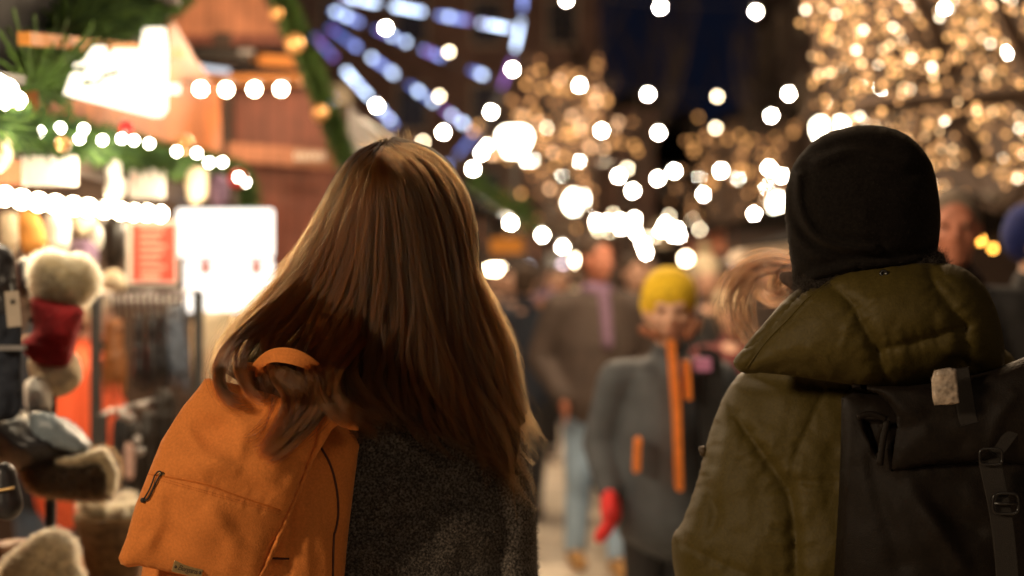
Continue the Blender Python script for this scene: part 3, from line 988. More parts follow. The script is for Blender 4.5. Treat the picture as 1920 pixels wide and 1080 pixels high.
def flap_disp(px, py, w):
    o = wr(px * .45 + py * .25, py * .9 - px * .5, 90, 51, .0085) + wr(px * .35 + py * .2, py * 1.0 - px * .6, 40, 53, .0010)
    # the pressed-in pouch and the ridge above it
    o -= .016 * np.exp(-(((px - 305) / 44) ** 2 + ((py - 1005) / 50) ** 2))
    o += .010 * np.exp(-(((px - 385) / 60) ** 2 + ((py - 985) / 70) ** 2))
    dd, al = seg_dist(px, py, [(300, 905), (395, 935), (470, 955), (540, 980)])
    o += .004 * np.exp(-(dd / 18) ** 2)
    for pts, dp, sg in (([(420, 760), (455, 800), (450, 850)], .004, 14), ([(590, 800), (560, 850), (530, 900)], -.004, 16), ([(300, 930), (300, 980), (280, 1020)], .005, 14), ([(400, 960), (440, 1010), (430, 1060)], .005, 20), ([(350, 800), (380, 850), (440, 880)], .004, 12)):
        d_, _ = seg_dist(px, py, pts); o += dp * np.exp(-(d_ / sg) ** 2)
    dd, al = seg_dist(px, py, [(330, 830), (420, 800), (500, 740)])
    o -= .008 * np.exp(-(dd / 30) ** 2)
    dd, al = seg_dist(px, py, [(380, 880), (450, 820), (540, 760)])
    o += .006 * np.exp(-(dd / 26) ** 2)
    dd, al = seg_dist(px, py, [(275, 889), (316, 895), (387, 909), (485, 943), (528, 958)])
    o -= .0035 * np.exp(-(dd / 4.5) ** 2)
    side = (py > 895 + (px - 300) * .27)
    o += np.where(side, .0, .0012)
    o += .0005 * np.sin(al / 4 + 3 * vnoise(al / 20, al * 0, 2)) * np.exp(-((dd - 12) / 9) ** 2)
    return o


flap = inflate("flap", [(384, 710), (392, 709), (450, 722), (520, 742), (575, 762), (603, 766), (618, 774), (604, 800), (598, 826), (584, 862), (568, 900), (556, 932), (543, 962),
                        (528, 1000), (512, 1030), (500, 1056), (486, 1090), (470, 1112), (440, 1112), (383, 1084), (330, 1076), (290, 1067), (262, 1061), (240, 1064), (226, 1058),
                        (222, 1046), (237, 1007), (253, 950), (277, 889), (302, 827), (325, 790), (343, 762), (368, 732)],
               2.045, .050, .022, M['orange'], bagO, 4.5, flap_disp, 1, power=.42)
rim = inflate("flap_edge", [(603, 766), (618, 772), (650, 782), (672, 800), (673, 808), (655, 806), (640, 800), (633, 797), (622, 806), (611, 826), (592, 856), (575, 898), (561, 930), (547, 962),
                            (530, 1004), (516, 1036), (503, 1062), (490, 1086), (484, 1082), (497, 1050), (510, 1020), (526, 985), (545, 945), (560, 905), (576, 868), (590, 832), (598, 800)],
              2.035, .016, .045, M['orange'], bagO, 3.2, lambda a, b, w: wr(a, b, 20, 61, .002), 1)


def tube_on(name, part, pts, r, mtl, parent, lift=.001, n=6, sm=5):
    q = [on(part, x, y, lift) for x, y in smooth_poly(pts, sm, False)]
    return MB().tube(q, r, n).build(name, mtl, parent, True)


tube_on("zip", flap, [(278, 889), (316, 895), (387, 909), (440, 928), (485, 943), (526, 957)], .0011, M['orange_dark'], bagO, .0006)
for k, off in enumerate((9, 14)):
    pts = [(300 + i * 5.0, 892 + off * .9 + (300 + i * 5.0 - 300) * .285 - 4) for i in range(46)]
    st = MB()
    for a, b in zip(pts[::1], pts[1::1]):
        pa = on(flap, *a, .0007); pb = on(flap, *b, .0007)
        st.tube([pa.lerp(pb, .15), pa.lerp(pb, .75)], .00035, 4)
    st.build("stitching", M['orange_dark'], bagO, True)
zc = MB()
zc.tube([on(flap, x, y, .004) for x, y in smooth_poly([(303, 888), (297, 896), (290, 910), (284, 924), (277, 936), (270, 938)], 4, False)], .0013, 6)
zc.tube([on(flap, x, y, .006) for x, y in smooth_poly([(303, 886), (297, 884), (290, 892), (285, 906), (279, 920), (270, 935)], 4, False)], .0013, 6)
zc.ball(on(flap, 268, 938, .005), (.0042, .004, .0038), 10, 8)
zc.build("zip_pull", M['black_cord'], bagO, True)
MB().box(on(flap, 303, 888, .002), (.008, .003, .004)).build("zip_slider", M['brass'], bagO, False, .0008)
tube_on("side_zip_cord", bag_main, [(597, 832), (606, 846), (618, 868), (627, 896), (633, 930), (634, 966), (629, 995), (626, 1010), (624, 1090)], .0019, M['brown_cord'], bagO, .001)
tube_on("pocket_welt", bag_main, [(500, 1047), (515, 1047), (542, 1048)], .0016, M['brown_cord'], bagO, .001)
# brass nameplate
c = on(flap, 352, 1068, .004); ang = math.radians(-14)
R = Matrix.Rotation(-ang, 3, 'Y')
pl = MB().box(c, (.0435, .0022, .0165), R=R).build("nameplate", M['brass'], bagO, False, .0009)
for sx in (-1, 1): inv(pl, MB().ball(c + R @ Vector((.0178 * sx, -.0014, 0)), (.0022, .0012, .0022), 10, 6).build("rivet", M['brass_dark'], None, True))
tx = bpy.data.curves.new("lettering", 'FONT'); tx.body = "Bergans"; tx.size = .0105; tx.shear = .35; tx.align_x = 'CENTER'; tx.align_y = 'CENTER'; tx.extrude = .0002; tx.space_character = .86
tx.materials.append(M['brass_dark'])
tmp_ = bpy.data.objects.new("lettering_curve", tx); COL.objects.link(tmp_)
tme = bpy.data.meshes.new_from_object(tmp_.evaluated_get(bpy.context.evaluated_depsgraph_get())); bpy.data.objects.remove(tmp_)
to = bpy.data.objects.new("lettering", tme); COL.objects.link(to)
to.matrix_world = Matrix.Translation(c + R @ Vector((0, -.0015, 0))) @ R.to_4x4() @ Matrix.Rotation(math.pi / 2, 4, 'X')
to.parent = pl; to.matrix_parent_inverse = Matrix()


def strap(name, pts, w, mtl, parent, y, thick=.004, sm=5, twist=None):
    """flat webbing drawn by its centre line (pixels), a width in pixels and its distance"""
    C = smooth_poly(pts, sm, False); n = len(C)
    ys = [y(i / (n - 1)) if callable(y) else y for i in range(n)]
    mb = MB(); vs = []
    for i, cpt in enumerate(C):
        t = np.array(C[min(i + 1, n - 1)]) - np.array(C[max(i - 1, 0)]); t = t / (np.hypot(*t) + 1e-6); nn = np.array((-t[1], t[0]))
        ww = w(i / (n - 1)) if callable(w) else w
        a = cpt + nn * ww / 2; b = cpt - nn * ww / 2
        tw = twist(i / (n - 1)) if twist else 0
        pa = P(a[0], a[1], ys[i] - tw); pb = P(b[0], b[1], ys[i] + tw)
        vs += [pa, pb, pb + Vector((0, thick, 0)), pa + Vector((0, thick, 0))]
    fs = []
    for i in range(n - 1):
        for k in range(4):
            a = i * 4 + k; b = i * 4 + (k + 1) % 4; fs.append((a, b, b + 4, a + 4))
    fs += [(0, 1, 2, 3), tuple((n - 1) * 4 + k for k in (3, 2, 1, 0))]
    mb.add(vs, fs)
    return mb.build(name, mtl, parent, False, .0012)


strap("grab_handle", [(462, 712), (478, 690), (508, 668), (545, 668), (580, 682), (606, 704), (612, 730)], lambda t: 15 + 15 * math.exp(-((t - .50) / .25) ** 2), M['orange'], bagO,
      lambda t: 2.085 - .055 * math.sin(t * math.pi), .005)
strap("shoulder_strap", [(462, 680), (464, 712), (462, 745)], 22, M['orange'], bagO, 2.07, .006)
strap("shoulder_strap", [(488, 690), (490, 716), (496, 748)], 22, M['orange'], bagO, 2.055, .006)

# locks that fall over the backpack
yo = lambda px, py: np.interp(py, [520, 560, 600, 640, 690, 760, 830, 900], [2.22, 2.19, 2.155, 2.11, 2.035, 1.995, 1.983, 1.985]) + 0 * px
yo2 = lambda px, py: yo(px, py) - .006
L1 = lock([(662, 540), (640, 615), (608, 690), (598, 735), (580, 775), (548, 812), (510, 843), (482, 856)], 4200, 58, 2, yo, .42)
L2 = lock([(610, 540), (560, 600), (520, 650), (520, 700), (540, 745), (528, 790), (500, 835), (470, 850)], 420, 26, 3, yo2, .5)
L3 = lock([(570, 520), (500, 590), (440, 640), (412, 690), (420, 735), (446, 756), (472, 752)], 900, 22, 4, yo2, .4)
L4 = lock([(590, 540), (520, 600), (468, 640), (452, 680), (462, 720), (490, 748), (520, 738)], 450, 20, 5, yo, .5)
L5 = lock([(640, 550), (600, 620), (572, 700), (600, 745), (650, 785), (700, 800)], 1500, 46, 6, lambda a, b: np.interp(b, [520, 600, 700, 800], [2.20, 2.15, 2.09, 2.11]) + 0 * a, .8)
L6 = lock([(520, 730), (505, 780), (480, 812), (452, 832)], 30, 10, 7, yo2, 1)
L7 = lock([(676, 540), (655, 610), (640, 690), (655, 740), (690, 780), (730, 800)], 2600, 54, 8, lambda a, b: np.interp(b, [520, 600, 700, 800], [2.21, 2.165, 2.12, 2.13]) + 0 * a, .9)
L8 = lock([(712, 520), (690, 580), (655, 640), (622, 690), (616, 730), (640, 770), (680, 800)], 1800, 44, 9, lambda a, b: yo(a, b) - .004 + .10 * sstep(650, 720, a), .7)
L9 = lock([(600, 520), (545, 590), (505, 640), (520, 690), (560, 720), (575, 750)], 700, 26, 10, yo2, .5)
hairs("hair_over_backpack", join([L8, L9, L1, L2, L3, L4, L5, L6, L7]), .00017, M['hair'], hairO, .25)

# ---------------------------------------------------------- person in black beanie and olive jacket
manO, mT, mS = body_of(1655, 262, 2.34, "person in a black knit beanie and olive hooded puffer jacket, seen from behind")
legs_of(manO, mT, mS, M['darkcloth'], M['shoe'], M['olive'])


def bean_disp(px, py, w):
    o = wr(px, py, 90, 71, .005)
    for pts, dp, sg in (([(1497, 330), (1500, 390), (1530, 440), (1580, 462), (1640, 468)], .010, 9), ([(1520, 520), (1600, 500), (1700, 492), (1760, 470)], .008, 10),
                        ([(1535, 305), (1600, 285), (1700, 310)], .006, 12), ([(1480, 420), (1520, 470), (1600, 495)], .003, 8)):
        dd, al = seg_dist(px, py, smooth_poly(pts, 4, False)); o += dp * np.exp(-(dd / sg) ** 2) - dp * .8 * np.exp(-((dd - sg * 1.6) / sg) ** 2)
    return o


bean = inflate("beanie", [(1478, 445), (1472, 385), (1479, 330), (1500, 290), (1540, 254), (1590, 238), (1632, 234), (1682, 243), (1722, 270), (1748, 308), (1758, 352), (1764, 402),
                          (1761, 450), (1755, 490), (1752, 545), (1620, 570), (1500, 560), (1486, 500)],
               2.20, .105, .115, M['beanie'], manO, 5, bean_disp, 2)
fuzz("beanie_fuzz", bean, 16000, .0035, .00007, M['fuzz'], 1.2, 8, lambda c: c[:, 1] < 2.24)
# black hair / fleece at the nape
nape = inflate("fleece_collar", [(1492, 545), (1520, 512), (1600, 488), (1700, 478), (1757, 470), (1774, 490), (1770, 530), (1700, 560), (1560, 600), (1485, 640), (1452, 652), (1468, 605)],
               2.175, .06, .08, M['beanie'], manO, 6, lambda a, b, w: wr(a, b, 16, 77, .006), 2)
fuzz("collar_fuzz", nape, 9000, .012, .00014, M['fuzz'], 1.2, 9, lambda c: c[:, 1] < 2.2)

HOOD_S = [[(1545, 528), (1570, 545), (1600, 573), (1617, 607), (1643, 653), (1657, 700), (1660, 722)], [(1650, 657), (1700, 645), (1747, 633), (1807, 615)],
          [(1745, 505), (1753, 533), (1777, 567), (1800, 600), (1808, 617), (1812, 650), (1795, 690)]]
RIM_S = [[(1560, 520), (1513, 557), (1480, 593), (1437, 637), (1403, 690)]]


def hood_disp(px, py, w):
    o = seams(HOOD_S, .013, 14, .0018)(px, py) + seams(RIM_S, .006, 7, .001)(px, py)
    o += wr(px * .4 + py * .9, py * .35 - px * .9, 20, 88, .0007) + wr(px, py, 120, 81, .006) + wr(px * .5 + py * .3, py * 1.1, 44, 83, .0016)
    for pts, dp, sg in (([(1640, 560), (1600, 590), (1585, 620)], .004, 9), ([(1620, 600), (1590, 625), (1578, 650)], .003, 8),
                        ([(1430, 700), (1480, 685), (1530, 690), (1580, 715)], -.005, 12), ([(1690, 500), (1760, 515), (1790, 545)], -.003, 8),
                        ([(1835, 690), (1800, 672), (1780, 690)], -.006, 10), ([(1560, 700), (1545, 670), (1520, 655)], .004, 10)):
        dd, al = seg_dist(px, py, pts); o += dp * np.exp(-(dd / sg) ** 2)
    return o


jack_out = [(1400, 690), (1375, 715), (1352, 755), (1334, 800), (1322, 842), (1313, 882), (1298, 930), (1281, 975), (1266, 998), (1259, 1015), (1262, 1060), (1268, 1100), (1262, 1180),
            (1290, 1330), (1330, 1480), (1650, 1500), (1990, 1480), (2050, 1300), (2040, 1080), (2010, 900), (1965, 770), (1915, 690), (1860, 640), (1700, 600), (1500, 620)]
JS = [[(1362, 752), (1380, 778), (1412, 828), (1445, 872), (1474, 916), (1486, 965), (1491, 1030), (1492, 1100), (1490, 1250)]]
JS2 = [[(1545, 733), (1520, 790), (1500, 835), (1486, 880), (1482, 920)], [(1490, 903), (1530, 905), (1575, 903)], [(1276, 1018), (1310, 1036), (1350, 1056), (1400, 1075), (1470, 1095)],
       [(1452, 988), (1480, 997)]]


def jack_disp(px, py, w):
    o = seams(JS, .018, 14, .0022)(px, py) + seams(JS2, .005, 6, .0015)(px, py)
    o += wr(px * .9 + py * .25, py * .35 - px * .2, 17, 98, .0010) + wr(px, py, 130, 91, .008) + wr(px * .6 - py * .2, py * 1.1, 44, 93, .0018)
    # gathers along the sleeve's outer edge
    dd, al = seg_dist(px, py, [(1375, 715), (1334, 800), (1313, 882), (1281, 975), (1262, 1010)])
    o += .0035 * np.sin(al / 5.5 + 2 * vnoise(al / 18, dd * 0, 3)) * np.exp(-(dd / 26) ** 2)
    dd, al = seg_dist(px, py, [(1352, 760), (1340, 840), (1325, 900), (1345, 960), (1330, 1000)])
    o -= .006 * np.exp(-(dd / 11) ** 2)
    dd, al = seg_dist(px, py, [(1400, 705), (1450, 712), (1540, 722), (1640, 730)])
    o -= .010 * np.exp(-(dd / 16) ** 2)
    return o


jacket = inflate("jacket", jack_out, 2.33, .17, .15, M['olive'], manO, 6, jack_disp, 2, power=.45)
hood_in = inflate("hood_lining", [(1385, 690), (1392, 655), (1425, 615), (1462, 572), (1498, 540), (1545, 515), (1600, 500), (1600, 560), (1500, 640), (1420, 700)],
                  2.16, .03, .05, M['olive'], manO, 6, lambda a, b, w: wr(a, b, 20, 87, .003), 2)
hood = inflate("hood", [(1388, 698), (1376, 684), (1377, 672), (1392, 656), (1420, 636), (1450, 604), (1478, 570), (1512, 542), (1555, 518), (1600, 503), (1650, 492), (1713, 490), (1780, 494),
                        (1815, 507), (1846, 535), (1867, 577), (1880, 625), (1884, 665), (1880, 692), (1850, 702), (1800, 712), (1750, 722), (1690, 728), (1640, 728), (1580, 719), (1530, 712),
                        (1480, 704), (1437, 700), (1410, 698)],
               2.155, .10, .10, M['olive'], manO, 5, hood_disp, 2, power=.45)
MB().lathe(on(hood, 1657, 513, .0005), [(.0035, -.001), (.0065, 0), (.006, .0018), (.003, .0018), (.0025, 0)], 16, Matrix.Rotation(math.radians(80), 3, 'X')).build("eyelet", M['plastic'], manO, True)
MB().lathe(P(1318, 846, 2.325), [(.004, -.006), (.008, -.005), (.009, 0), (.008, .005), (.004, .006)], 12, Matrix.Rotation(math.radians(70), 3, 'Y')).build("snap", M['brass_dark'], manO, True)
# cord of the hood edge
tube_on("piping", hood, [(1560, 524), (1513, 560), (1480, 596), (1437, 640), (1400, 690)], .0016, M['olive'], manO, .001)

# blown hair, swept out from under the beanie
def yb(px, py): return np.interp(px, [1340, 1420, 1500], [2.52, 2.38, 2.22]) + 0 * py
B = [lock([(1500, 505), (1462, 498), (1420, 508), (1388, 540), (1372, 585), (1380, 625), (1400, 648)], 200, 30, 21, yb, .8, 5),
     lock([(1500, 500), (1452, 488), (1410, 500), (1372, 532), (1350, 580), (1352, 612)], 110, 34, 22, yb, .9, 6),
     lock([(1505, 520), (1480, 548), (1450, 560), (1425, 552), (1412, 535)], 140, 24, 23, yb, .7, 4),
     lock([(1500, 508), (1478, 505), (1458, 520), (1456, 540), (1480, 560)], 180, 20, 24, yb, .8, 3),
     lock([(1410, 520), (1392, 560), (1394, 605), (1412, 640), (1440, 655)], 130, 40, 25, yb, .9, 4),
     lock([(1470, 492), (1400, 506), (1362, 548), (1345, 600), (1352, 640)], 60, 30, 26, yb, 1, 8)]
hb = fuse("hair", [(P(1505, 530, 2.24), .020, P(1470, 520, 2.28), .010)], .006, M['hairbase'], manO, None, 1)
hairs("blown_hair", join(B), .00013, M['hair2'], hb, .3)

# ---------------------------------------------------------- black backpack
bb = empty("backpack", P(1760, 1000, 2.08))
tag(bb, "black coated rucksack with a buckled webbing strap and a silvery tag, on the olive jacket", "backpack")


def bb_disp(px, py, w):
    o = wr(px * .6 + py * .5, py * .6 - px * .5, 90, 101, .006)
    tri = [(1610, 784), (1664, 786), (1646, 868)]
    o = o - .030 * np.where(inside(px, py, tri), np.clip(seg_dist(px, py, tri + tri[:1])[0] / 8, 0, 1), 0)
    for pts, dp, sg in (([(1640, 800), (1690, 880), (1740, 960), (1800, 1060)], .012, 20), ([(1700, 900), (1760, 950), (1830, 990)], -.010, 24),
                        ([(1625, 780), (1640, 900), (1690, 1060)], -.007, 18), ([(1597, 800), (1590, 900), (1578, 1060)], .004, 8),
                        ([(1585, 760), (1582, 900), (1570, 1080)], -.006, 6)):
        dd, al = seg_dist(px, py, pts); o += dp * np.exp(-(dd / sg) ** 2)
    return o


rbody = inflate("bag_body", [(1578, 745), (1600, 736), (1660, 742), (1750, 735), (1830, 705), (1925, 668), (2060, 690), (2120, 800), (2120, 1300), (1900, 1340), (1640, 1320), (1560, 1250),
                             (1564, 1080), (1572, 950), (1576, 850)],
                2.135, .11, .06, M['blackbag'], bb, 6, bb_disp, 1, power=.4)


def fl2(px, py, w):
    o = wr(px * .5 + py * .4, py * .8 - px * .4, 80, 111, .006)
    for pts, dp, sg in (([(1650, 745), (1730, 800), (1850, 850)], .006, 26), ([(1690, 800), (1740, 790), (1800, 830)], -.008, 20), ([(1900, 740), (1870, 790), (1858, 850)], .006, 16)):
        dd, al = seg_dist(px, py, pts); o += dp * np.exp(-(dd / sg) ** 2)
    return o


rflap = inflate("flap", [(1580, 742), (1588, 732), (1602, 728), (1625, 731), (1650, 741), (1668, 758), (1680, 778), (1683, 800), (1677, 830), (1671, 884), (1700, 880), (1740, 872), (1800, 868),
                         (1850, 866), (1900, 872), (2000, 880), (2080, 860), (2090, 740), (2030, 672), (1925, 672), (1880, 690), (1830, 702), (1770, 716), (1700, 724), (1640, 724), (1600, 720)],
                2.04, .045, .05, M['blackbag'], bb, 5, fl2, 1, power=.4)
# the folded mouth of the bag under the flap: a hollow with two rolled edges
for nm, pts, w_ in (("roll_edge", [(1608, 782), (1632, 776), (1662, 786)], 12), ("roll_edge", [(1664, 788), (1655, 830), (1650, 872)], 13)):
    q = [P(x, y, 2.035) for x, y in smooth_poly(pts, 4, False)]
    MB().tube(q, w_ / F * 2.0 * .5, 10).build(nm, M['blackbag'], bb, True)
strap("webbing_strap", [(1856, 862), (1866, 910), (1876, 960), (1884, 1020), (1890, 1100), (1895, 1300)], 42, M['webbing'], bb, lambda t: 1.992 - .0 * t, .003)
strap("cross_strap", [(1800, 690), (1806, 730), (1812, 770), (1818, 795)], 34, M['webbing'], bb, 2.0, .003)
strap("cross_strap", [(1990, 700), (1930, 760), (1885, 820), (1862, 850)], 34, M['webbing'], bb, 1.998, .003)


def ringpx(cx, cy, w, h, r, d, tube, n=40):
    pts = []
    for i in range(n):
        a = 2 * math.pi * i / n; ca, sa = math.cos(a), math.sin(a)
        k = 4.0
        x = abs(ca) ** (2 / k) * math.copysign(w / 2, ca); y = abs(sa) ** (2 / k) * math.copysign(h / 2, sa)
        pts.append(P(cx + x, cy + y, d))
    mb = MB(); pts += pts[:2]
    mb.tube(pts, tube, 8, cap=False)
    return mb


ringpx(1886, 944, 48, 38, 0, 1.986, .0022).build("buckle", M['plastic'], bb, True)
MB().bar(P(1862, 944, 1.986), P(1912, 944, 1.986), .0035).build("buckle_bar", M['plastic'], bb, True)
ringpx(1858, 856, 42, 30, 0, 1.986, .0018).build("strap_ring", M['plastic'], bb, True)
tg = inflate("reflective_tag", [(1746, 712), (1752, 694), (1780, 689), (1793, 691), (1799, 755), (1790, 758), (1752, 760), (1748, 745)], 1.975, .004, .004, M['tag'], bb, 3, lambda a, b, w: wr(a, b, 9, 121, .0012), 1)


# ================================================================== THE SETTING
M['paving'] = mat("stone_paving", (0.58, 0.50, 0.40), .75, .3, 3, .6, 25, bdist=.01)
g = MB(); g.add([(-60, -15, 0), (60, -15, 0), (60, 140, 0), (-60, 140, 0)], [(0, 1, 2, 3)])
tag(g.build("ground", M['paving']), kind="structure")
# paving joints are real grooves' worth of darker stone strips far too blurred to show: the lane gets a kerb of setts instead
k = MB()
for i in range(60): k.box((-2.2, 1.0 + i * .5, .03), (.16, .48, .06))
tag(k.build("kerb", M['paving'], None, False, .01), kind="structure")

M['facade'] = mat("brown_render", (0.13, 0.075, 0.045), .85, .3, 1.2, .5, 20)
M['facade2'] = mat("brick_dark", (0.11, 0.055, 0.035), .85, .35, 1.5, .5, 20)
M['glassdark'] = mat("window_glass", (0.02, 0.022, 0.03), .15)
M['roofdark'] = mat("slate", (0.012, 0.009, 0.007), .95, spec=.08)
M['winlit'] = glow("lit_window", (1.0, .62, .30), .55)
M['stone'] = mat("pale_stone", (0.25, 0.18, 0.12), .8)


def building(label, x0, x1, y0, y1, h, mtl, fx, lit=(), roof='gable'):
    """fx: which faces carry windows: 'S' towards the lane's near end, 'E' or 'W' towards the lane"""
    b = empty("building", ((x0 + x1) / 2, (y0 + y1) / 2, 0)); tag(b, label, "building")
    MB().box(((x0 + x1) / 2, (y0 + y1) / 2, h / 2), (x1 - x0, y1 - y0, h)).build("wall", mtl, b)
    r = MB()
    if roof == 'gable':
        m = (x0 + x1) / 2; o = .4
        r.prism([(x0 - o, y0 - o, h), (x1 + o, y0 - o, h), (m, y0 - o, h + (x1 - x0) * .3)], y1 - y0 + 2 * o, (0, 1, 0))
    else:
        r.box(((x0 + x1) / 2, (y0 + y1) / 2, h + .25), (x1 - x0 + .6, y1 - y0 + .6, .5))
    r.build("roof", M['roofdark'], b)
    MB().box(((x0 + x1) / 2, y0 - .12, 3.6), (x1 - x0 + .2, .24, .3)).build("cornice", M['stone'], b)
    n = 0

    def window(c, face):
        nonlocal n
        fr = MB(); gl = MB(); w, hh = 1.1, 1.7
        if face == 'S':
            for s_ in (-1, 1): fr.box((c[0] + s_ * w / 2, c[1] - .05, c[2]), (.12, .14, hh + .1))
            for s_ in (-1, 1): fr.box((c[0], c[1] - .05, c[2] + s_ * hh / 2), (w - .13, .14, .12))
            fr.box((c[0], c[1] - .04, c[2]), (.06, .09, hh - .13)); gl.box((c[0], c[1] - .01, c[2]), (w - .1, .03, hh - .1))
        else:
            q = -1 if face == 'W' else 1
            for s_ in (-1, 1): fr.box((c[0] + q * .05, c[1] + s_ * w / 2, c[2]), (.14, .12, hh + .1))
            for s_ in (-1, 1): fr.box((c[0] + q * .05, c[1], c[2] + s_ * hh / 2), (.14, w - .13, .12))
            fr.box((c[0] + q * .04, c[1], c[2]), (.09, .06, hh - .13)); gl.box((c[0] + q * .01, c[1], c[2]), (.03, w - .1, hh - .1))
        f = fr.build("window", M['stone'], b); inv(f, gl.build("pane", M['winlit'] if n in lit else M['glassdark'], None)); n += 1
    zs = [1.9 + 3.1 * i for i in range(int((h - 1) // 3.1))]
    for z in zs:
        if 'S' in fx:
            m = int((x1 - x0) // 2.6)
            for i in range(m): window((x0 + (i + .5) * (x1 - x0) / m, y0, z), 'S')
        for f in 'EW':
            if f in fx:
                m = min(6, int((y1 - y0) // 3.4))
                for i in range(m): window((x1 if f == 'E' else x0, y0 + (i + .5) * (y1 - y0) / m, z), f)
    return b


building("tall brown building closing the left side of the lane, behind the blue lit wheel", -16, 3.2, 52, 66, 24, M['facade2'], 'S', (3, 17, 22))
building("lower brown wing beside the tall building on the left", 3.4, 5.3, 53, 62, 8.2, M['facade2'], 'S', (), 'gable')
building("lower brown wing beside the golden tree building", 7.6, 9.9, 50, 58, 7.4, M['facade'], 'S', (), 'gable')
building("low dark building at the far end of the lane, under the dark blue sky", 5.2, 17.0, 92, 104, 9.5, M['facade'], 'S', (2, 5), 'gable')
building("tall brown building behind the trees of golden fairy lights", 10.2, 32, 44, 60, 22, M['facade'], 'SW', (4, 9, 21), 'flat')
building("brown building beside the golden lit tree, nearest of the buildings", 6.6, 18, 13.5, 30, 13, M['facade'], 'SW', (), 'flat')

# ------------------------------------------------------------------ festoon strings
ICO = None


def bulb_mesh(r, mtl, seg=8, ring=6):
    me = MB().ball((0, 0, 0), r, seg, ring).mesh("bulb"); me.materials.append(mtl)
    me.polygons.foreach_set("use_smooth", [True] * len(me.polygons)); return me


def put(name, me, loc, parent):
    o = bpy.data.objects.new(name, me); COL.objects.link(o); o.parent = parent
    o.location = Vector(loc) - parent.location if parent is not None else loc
    return o


def festoon(label, pts, d, r, dim=(), ext=True, group="festoon strings over the lane"):
    """pts: photo pixels, d: one distance or a list"""
    ds = d if isinstance(d, (list, tuple)) else [d] * len(pts)
    W3 = [P(x, y, dd) for (x, y), dd in zip(pts, ds)]
    e = empty("string_lights", W3[0]); tag(e, label, "string lights", group)
    r = r * .6; a = bulb_mesh(r, M['bulb']); b = bulb_mesh(r, M['bulb_dim'])
    for i, w in enumerate(W3): put("bulb", b if i in dim else a, w, e)
    path = [w + Vector((0, 0, r * 1.6)) for w in W3]
    if ext:
        s0 = path[0] - path[1]; s1 = path[-1] - path[-2]
        path = [path[0] + s0 * 2.5 + Vector((0, 0, .25))] + path + [path[-1] + s1 * 2.5 + Vector((0, 0, .25))]
    mb = MB(); mb.tube(path, .006, 5)
    mb.build("wire", M['plastic'], e)
    sk = MB()
    return e


festoon("nearest string of white bulbs, across the very top of the photo", [(1062, 0), (1238, 14), (1417, 22), (1592, 25), (1771, 14)], 15, .040)
festoon("long string of white bulbs sagging over the lane beneath the topmost one", [(723, 52), (842, 97), (961, 130), (1087, 160), (1215, 177), (1345, 181), (1479, 176), (1613, 163), (1749, 136), (1885, 100)], 17, .042, (1, 5, 7))
festoon("third string of white bulbs down from the top, below the long sagging one", [(824, 180), (921, 210), (1024, 240), (1128, 245), (1235, 249), (1342, 240), (1446, 217), (1545, 190), (1653, 163)], 20, .046, (0, 2, 5, 7))
festoon("string of bulbs just above the first globe street lamp", [(706, 198), (831, 248), (915, 272), (1002, 300), (1087, 305), (1176, 316), (1264, 321), (1352, 320), (1442, 315)], 24, .055, (5,))
festoon("string of bulbs running behind the first globe street lamp", [(793, 266), (903, 287), (986, 305), (1057, 330), (1160, 330), (1233, 335), (1311, 335), (1387, 335), (1466, 330)], 28, .060, (0,))
festoon("sparse string of bulbs over the middle of the lane, above the far row", [(887, 317), (1088, 326), (1186, 358), (1317, 365), (1440, 352)], 33, .070)
festoon("upper string of the far dense band of bulbs", [(1110, 410), (1150, 402), (1190, 410), (1255, 405), (1298, 412), (1346, 411), (1414, 401)], 36, .060, (1, 3, 4))
festoon("middle string of the far dense band of bulbs", [(1118, 424), (1138, 416), (1165, 428), (1192, 436), (1212, 445), (1240, 432), (1275, 445), (1300, 440), (1340, 438), (1368, 448)], 40, .068, (0, 4, 8))
festoon("lowest string of the far dense band of bulbs", [(1100, 430), (1122, 432), (1205, 458), (1211, 474), (1262, 440), (1320, 456), (1358, 456), (1380, 442)], 43, .072, (1, 5))
festoon("extra string threaded through the far dense band of bulbs, reaching towards the black beanie", [(1118, 416), (1142, 434), (1162, 414), (1182, 424), (1228, 444), (1248, 420), (1270, 430), (1292, 456), (1312, 430), (1336, 448), (1360, 436), (1378, 456)], 46, .078, (1, 4, 8))
festoon("receding string of bulbs along the eaves of the left stalls", [(957, 418), (1017, 441), (1055, 463), (1110, 495)], [14, 17, 20, 24], [.042][0], ())


# ------------------------------------------------------------------ street lamps
def street_lamp(label, px, py, d, r=.15, power=60):
    c = P(px, py, d)
    e = empty("street_lamp", (c.x, c.y, 0)); tag(e, label, "street lamp", "globe street lamps along the lane")
    MB().lathe((c.x, c.y, 0), [(.13, 0), (.13, .25), (.07, .4), (.05, 1.2), (.04, c.z - r - .12), (.09, c.z - r - .08), (.10, c.z - r - .04)], 16).build("pole", M['darkmetal'], e, True)
    MB().lathe((c.x, c.y, c.z), [(.10, -r - .04), (r * .75, -r * .8), (r * 1.15, -r * .1), (r * 1.2, r * .5), (r * .9, r * .8)], 18).build("lamp_globe", M['lampglass'], e, True)
    MB().lathe((c.x, c.y, c.z), [(r * 1.3, r * .8), (r * 1.1, r * 1.0), (.03, r * 1.3)], 18).build("lamp_cap", M['darkmetal'], e, True)
    return e


street_lamp("big globe street lamp beside the blue lit wheel", 965, 262, 19, .17)
street_lamp("globe street lamp over the man in the brown jacket", 1078, 376, 30, .20)
street_lamp("globe street lamp just beside the black beanie's cheek", 1452, 380, 30, .18)
street_lamp("globe street lamp peeking over the top of the black beanie", 1556, 246, 17, .16)
street_lamp("small street lamp between the two people at the edge of the photo", 1850, 488, 14, .05)


